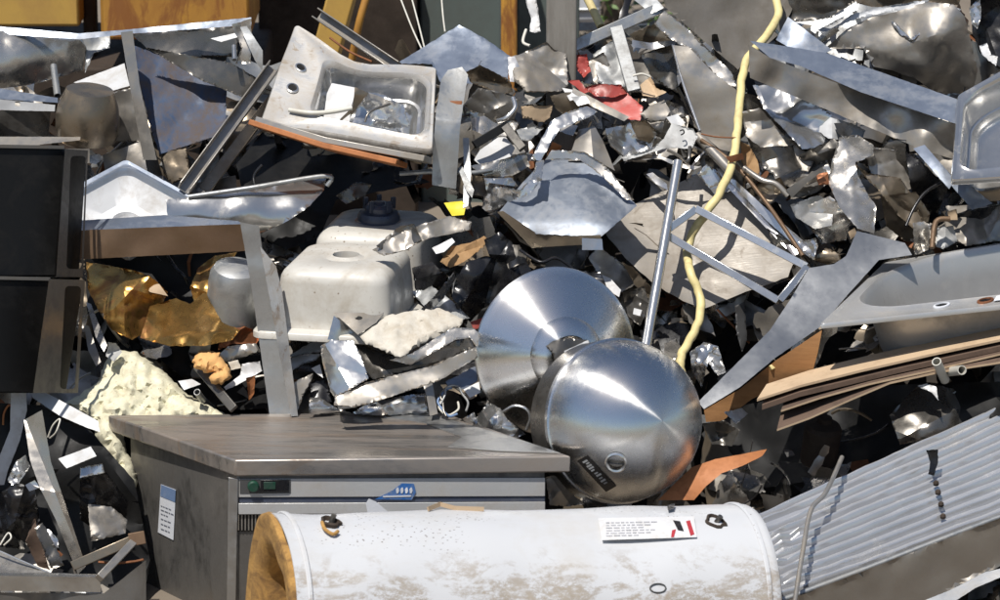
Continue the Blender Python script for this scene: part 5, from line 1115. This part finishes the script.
S1('crumpled_sheet', 'grey bent sheet left of the dusty plate under the hood', 'sheet', 'steel_dull', None, '598,246 620,262 640,282 622,292 600,276 588,258', -.02, cr=.25, k=5)
S1('crumpled_sheet', 'silver creased sheet between the blue plate and the pale flat sheet', 'sheet', 'steel', None, '470,110 500,120 520,122 512,136 490,138 472,130', .09, cr=.28, k=5)
S1('crumpled_sheet', 'grey rumpled sheet below the red panel and above the shiny pole', 'sheet', 'steel_dull', None, '612,124 642,128 664,140 652,158 628,162 610,146', .07, cr=.28, k=6)
S1('crumpled_sheet', 'wide silver sheet between the kinked tube and the bent pale strip', 'sheet', 'steel', None, '470,166 500,160 526,152 530,166 512,176 486,178', .08, cr=.25, k=5)
S1('crumpled_sheet', 'grey folded sheet between the crushed box and the black plastic bag', 'sheet', 'galv', None, '410,292 432,286 456,304 470,318 452,322 430,312', .06, cr=.3, k=5)
S1('crumpled_sheet', 'dull sheet left of the leaning angle iron behind the red panel', 'sheet', 'steel_dull', None, '578,66 604,52 612,70 600,84 584,84', .02, cr=.25, k=5)
tube('black_cable', [(906, 226, .12), (914, 208, .14), (926, 192, .15), (946, 180, .14)], .004, 'black_plastic', label='black cable curving up to the shiny sink above the oval sink', cat='cable')
tube('bent_pipe', [(744, 168, .14), (762, 180, .15), (776, 184, .15), (788, 196, .13)], .007, 'steel_dull', label='bent grey conduit right of the yellow hose', cat='pipe')
tube('black_cable', [(520, 250, .12), (540, 262, .14), (556, 258, .13), (572, 268, .1)], .004, 'black_plastic', label='black cable below the brown rim of the crushed hood', cat='cable')
tube('bent_pipe', [(400, 174, .1), (430, 172, .12), (470, 173, .12), (492, 170, .1)], .006, 'galv', label='thin horizontal pipe behind the foot of the bent pale strip', cat='pipe')
# ================================================================ uncountable small scrap filling the gaps
rs = random.Random(99); vs = []; fs = []; mi = []
mats = ['steel', 'steel_dark', 'steel_dull', 'steel_brown', 'rust', 'black_plastic', 'galv']
wts = [5, 7, 5, 5, 3, 8, 2]
def shard(c, L, asp, m):
    n_ = len(vs); nrm = (Vector((rs.gauss(0, .7), rs.gauss(0, .7), rs.gauss(0, .7))) - FWD * .6 + UP * .5).normalized()
    u = nrm.cross(Vector((rs.gauss(0, 1), rs.gauss(0, 1), rs.gauss(0, 1)))).normalized(); v = nrm.cross(u)
    nx = 3; ny = 3; b1 = rs.uniform(-.5, .5); b2 = rs.uniform(-.5, .5); sk = rs.uniform(-.5, .5); tp = rs.uniform(.3, 1)
    for j in range(ny):
        for i in range(nx):
            x = (i / (nx - 1) - .5) * (1 if j < 1 else tp) + sk * (j / 2 - .5) * .5; y = (j / (ny - 1) - .5) * asp
            h = b1 * abs(x) + b2 * abs(y) + rs.uniform(-.07, .07)
            vs.append(c + (u * x + v * y + nrm * h) * L)
    for j in range(ny - 1):
        for i in range(nx - 1): fs.append((n_ + j * nx + i, n_ + j * nx + i + 1, n_ + (j + 1) * nx + i + 1, n_ + (j + 1) * nx + i)); mi.append(m)
def ribbon(p, L, wd, m):
    n_ = len(vs); ns = rs.randint(3, 6); dv = Vector((rs.gauss(0, 1), rs.gauss(0, .5), rs.gauss(0, .8))).normalized(); nv = (dv.cross(Vector((rs.gauss(0, 1), rs.gauss(0, 1), rs.gauss(0, 1))))).normalized()
    q = p.copy()
    for k_ in range(ns + 1):
        sd = dv.cross(nv).normalized(); ww = wd * rs.uniform(.7, 1.2)
        vs.extend([q - sd * ww / 2, q + nv * ww * .12, q + sd * ww / 2]); q = q + dv * L / ns
        R_ = Matrix.Rotation(rs.gauss(0, .55), 3, sd); dv = R_ @ dv; nv = R_ @ nv
        R_ = Matrix.Rotation(rs.gauss(0, .25), 3, dv); nv = R_ @ nv
    for k_ in range(ns):
        for j in (0, 1): fs.append((n_ + 3 * k_ + j, n_ + 3 * k_ + j + 1, n_ + 3 * k_ + j + 4, n_ + 3 * k_ + j + 3)); mi.append(m)
def void(x, y):   # the deep dark hollows of the heap hold little
    return (240 < x < 330 and 140 < y < 240) or (690 < x < 1000 and 345 < y < 470) or (0 < x < 120 and 440 < y < 570) or (600 < x < 700 and 160 < y < 200)
def crush(c, L, asp, m):
    G = 8; n_ = len(vs); nrm = (Vector((rs.gauss(0, .45), rs.gauss(0, .45), rs.gauss(0, .45))) - FWD * .7 + UP * .5).normalized()
    u = nrm.cross(Vector((rs.gauss(0, 1), rs.gauss(0, 1), rs.gauss(0, 1)))).normalized(); v = nrm.cross(u)
    fl = [(rs.uniform(0, 6.28), rs.uniform(-.4, .4), rs.uniform(-.36, .36)) for _ in range(3)]; so = rs.uniform(0, 99); tp = rs.uniform(.3, 1.1); sk = rs.uniform(-.6, .6)
    for j in range(G):
        for i in range(G):
            y = (j / (G - 1) - .5); x = (i / (G - 1) - .5) * (1 + (tp - 1) * (y + .5)) + sk * y; y *= asp
            if i in (0, G - 1) or j in (0, G - 1): x += rs.uniform(-.05, .05); y += rs.uniform(-.05, .05)
            h = sum(sl * abs(x * math.cos(th) + y * math.sin(th) - c_) for th, c_, sl in fl) + .13 * noise.noise(Vector((x * 2 + so, y * 2, so)))
            vs.append(c + (u * x + v * y + nrm * h) * L)
    for j in range(G - 1):
        for i in range(G - 1): fs.append((n_ + j * G + i, n_ + j * G + i + 1, n_ + (j + 1) * G + i + 1, n_ + (j + 1) * G + i)); mi.append(m)
def void(x, y):   # the deep dark hollows of the heap hold little
    return (240 < x < 330 and 140 < y < 240) or (690 < x < 1000 and 345 < y < 470) or (0 < x < 120 and 440 < y < 570) or (600 < x < 700 and 160 < y < 200)
def skip(px, py):
    return (py < 85 and px < 575) or (py > 410 and 125 < px < 575) or (305 < px < 455 and 180 < py < 262)
for i in range(1300):
    px, py = rs.uniform(-260, 1260), rs.uniform(25, 640)
    if skip(px, py) or (void(px, py) and rs.random() < .93): continue
    L = rs.choice((rs.uniform(.07, .13), rs.uniform(.12, .26))); dd = -.04 - L * .45 - rs.uniform(0, .14)
    if void(px, py): dd -= .12
    if py < 60: dd -= .05
    if py > 400 and 90 < px < 800: dd -= .12
    m = rs.choices(range(len(mats)), [9, 4, 12, 6, 1.5, 2, 5])[0]
    crush(W(px, py, dd), L, rs.choice((.3, .5, .8, 1.)), m)
for i in range(1500):
    px, py = rs.uniform(-260, 1260), rs.uniform(18, 640)
    if skip(px, py) or (void(px, py) and rs.random() < .85): continue
    dd = rs.uniform(-.34, -.05)
    if void(px, py): dd -= .12
    if py > 400 and 90 < px < 800: dd -= .15
    if py < 60: dd -= .05
    m = rs.choices(range(len(mats)), [wts[0] * .5, wts[1] * 1.3, 4, 5, 2, 12, 1] if dd < -.15 else wts)[0]  # deeper pieces get darker materials: shade of the gaps put into colour
    if rs.random() < .8: ribbon(W(px, py, dd), rs.uniform(.05, .2), rs.uniform(.008, .03), m)
    else: shard(W(px, py, dd), rs.uniform(.02, .06), rs.choice((.25, .5, .8, 1.)), m)
for i in range(260):
    px, py = rs.uniform(-200, 1200), rs.uniform(80, 600)
    if skip(px, py): continue
    dd = rs.uniform(-.2, -.02); p = W(px, py, dd); n_ = len(vs)
    dirv = Vector((rs.gauss(0, 1), rs.gauss(0, .4), rs.gauss(0, .8))); bend = Vector((rs.gauss(0, .4), rs.gauss(0, .2), rs.gauss(0, .4))); L = rs.uniform(.04, .14); r = rs.uniform(.0015, .005)
    pts = [p + dirv.normalized() * L * (k / 5 - .5) + bend * L * ((k / 5 - .5) ** 2) for k in range(6)]; m = rs.choices(range(len(mats)), wts)[0]
    for k, q in enumerate(pts):
        a_, s_, w_ = frame_of(pts[max(0, k - 1)], pts[min(5, k + 1)])
        for (x, y) in circ(r, 5): vs.append(q + s_ * x + w_ * y)
    for k in range(5):
        for j in range(5): fs.append((n_ + k * 5 + j, n_ + k * 5 + (j + 1) % 5, n_ + (k + 1) * 5 + (j + 1) % 5, n_ + (k + 1) * 5 + j)); mi.append(m)
o = mk('scrap_debris', vs, fs, mats, smooth=True, ang=32, mi=mi, fix=False)
tag(o, 'tangle of small torn metal scraps filling the gaps in the heap', 'scrap', kind='stuff')
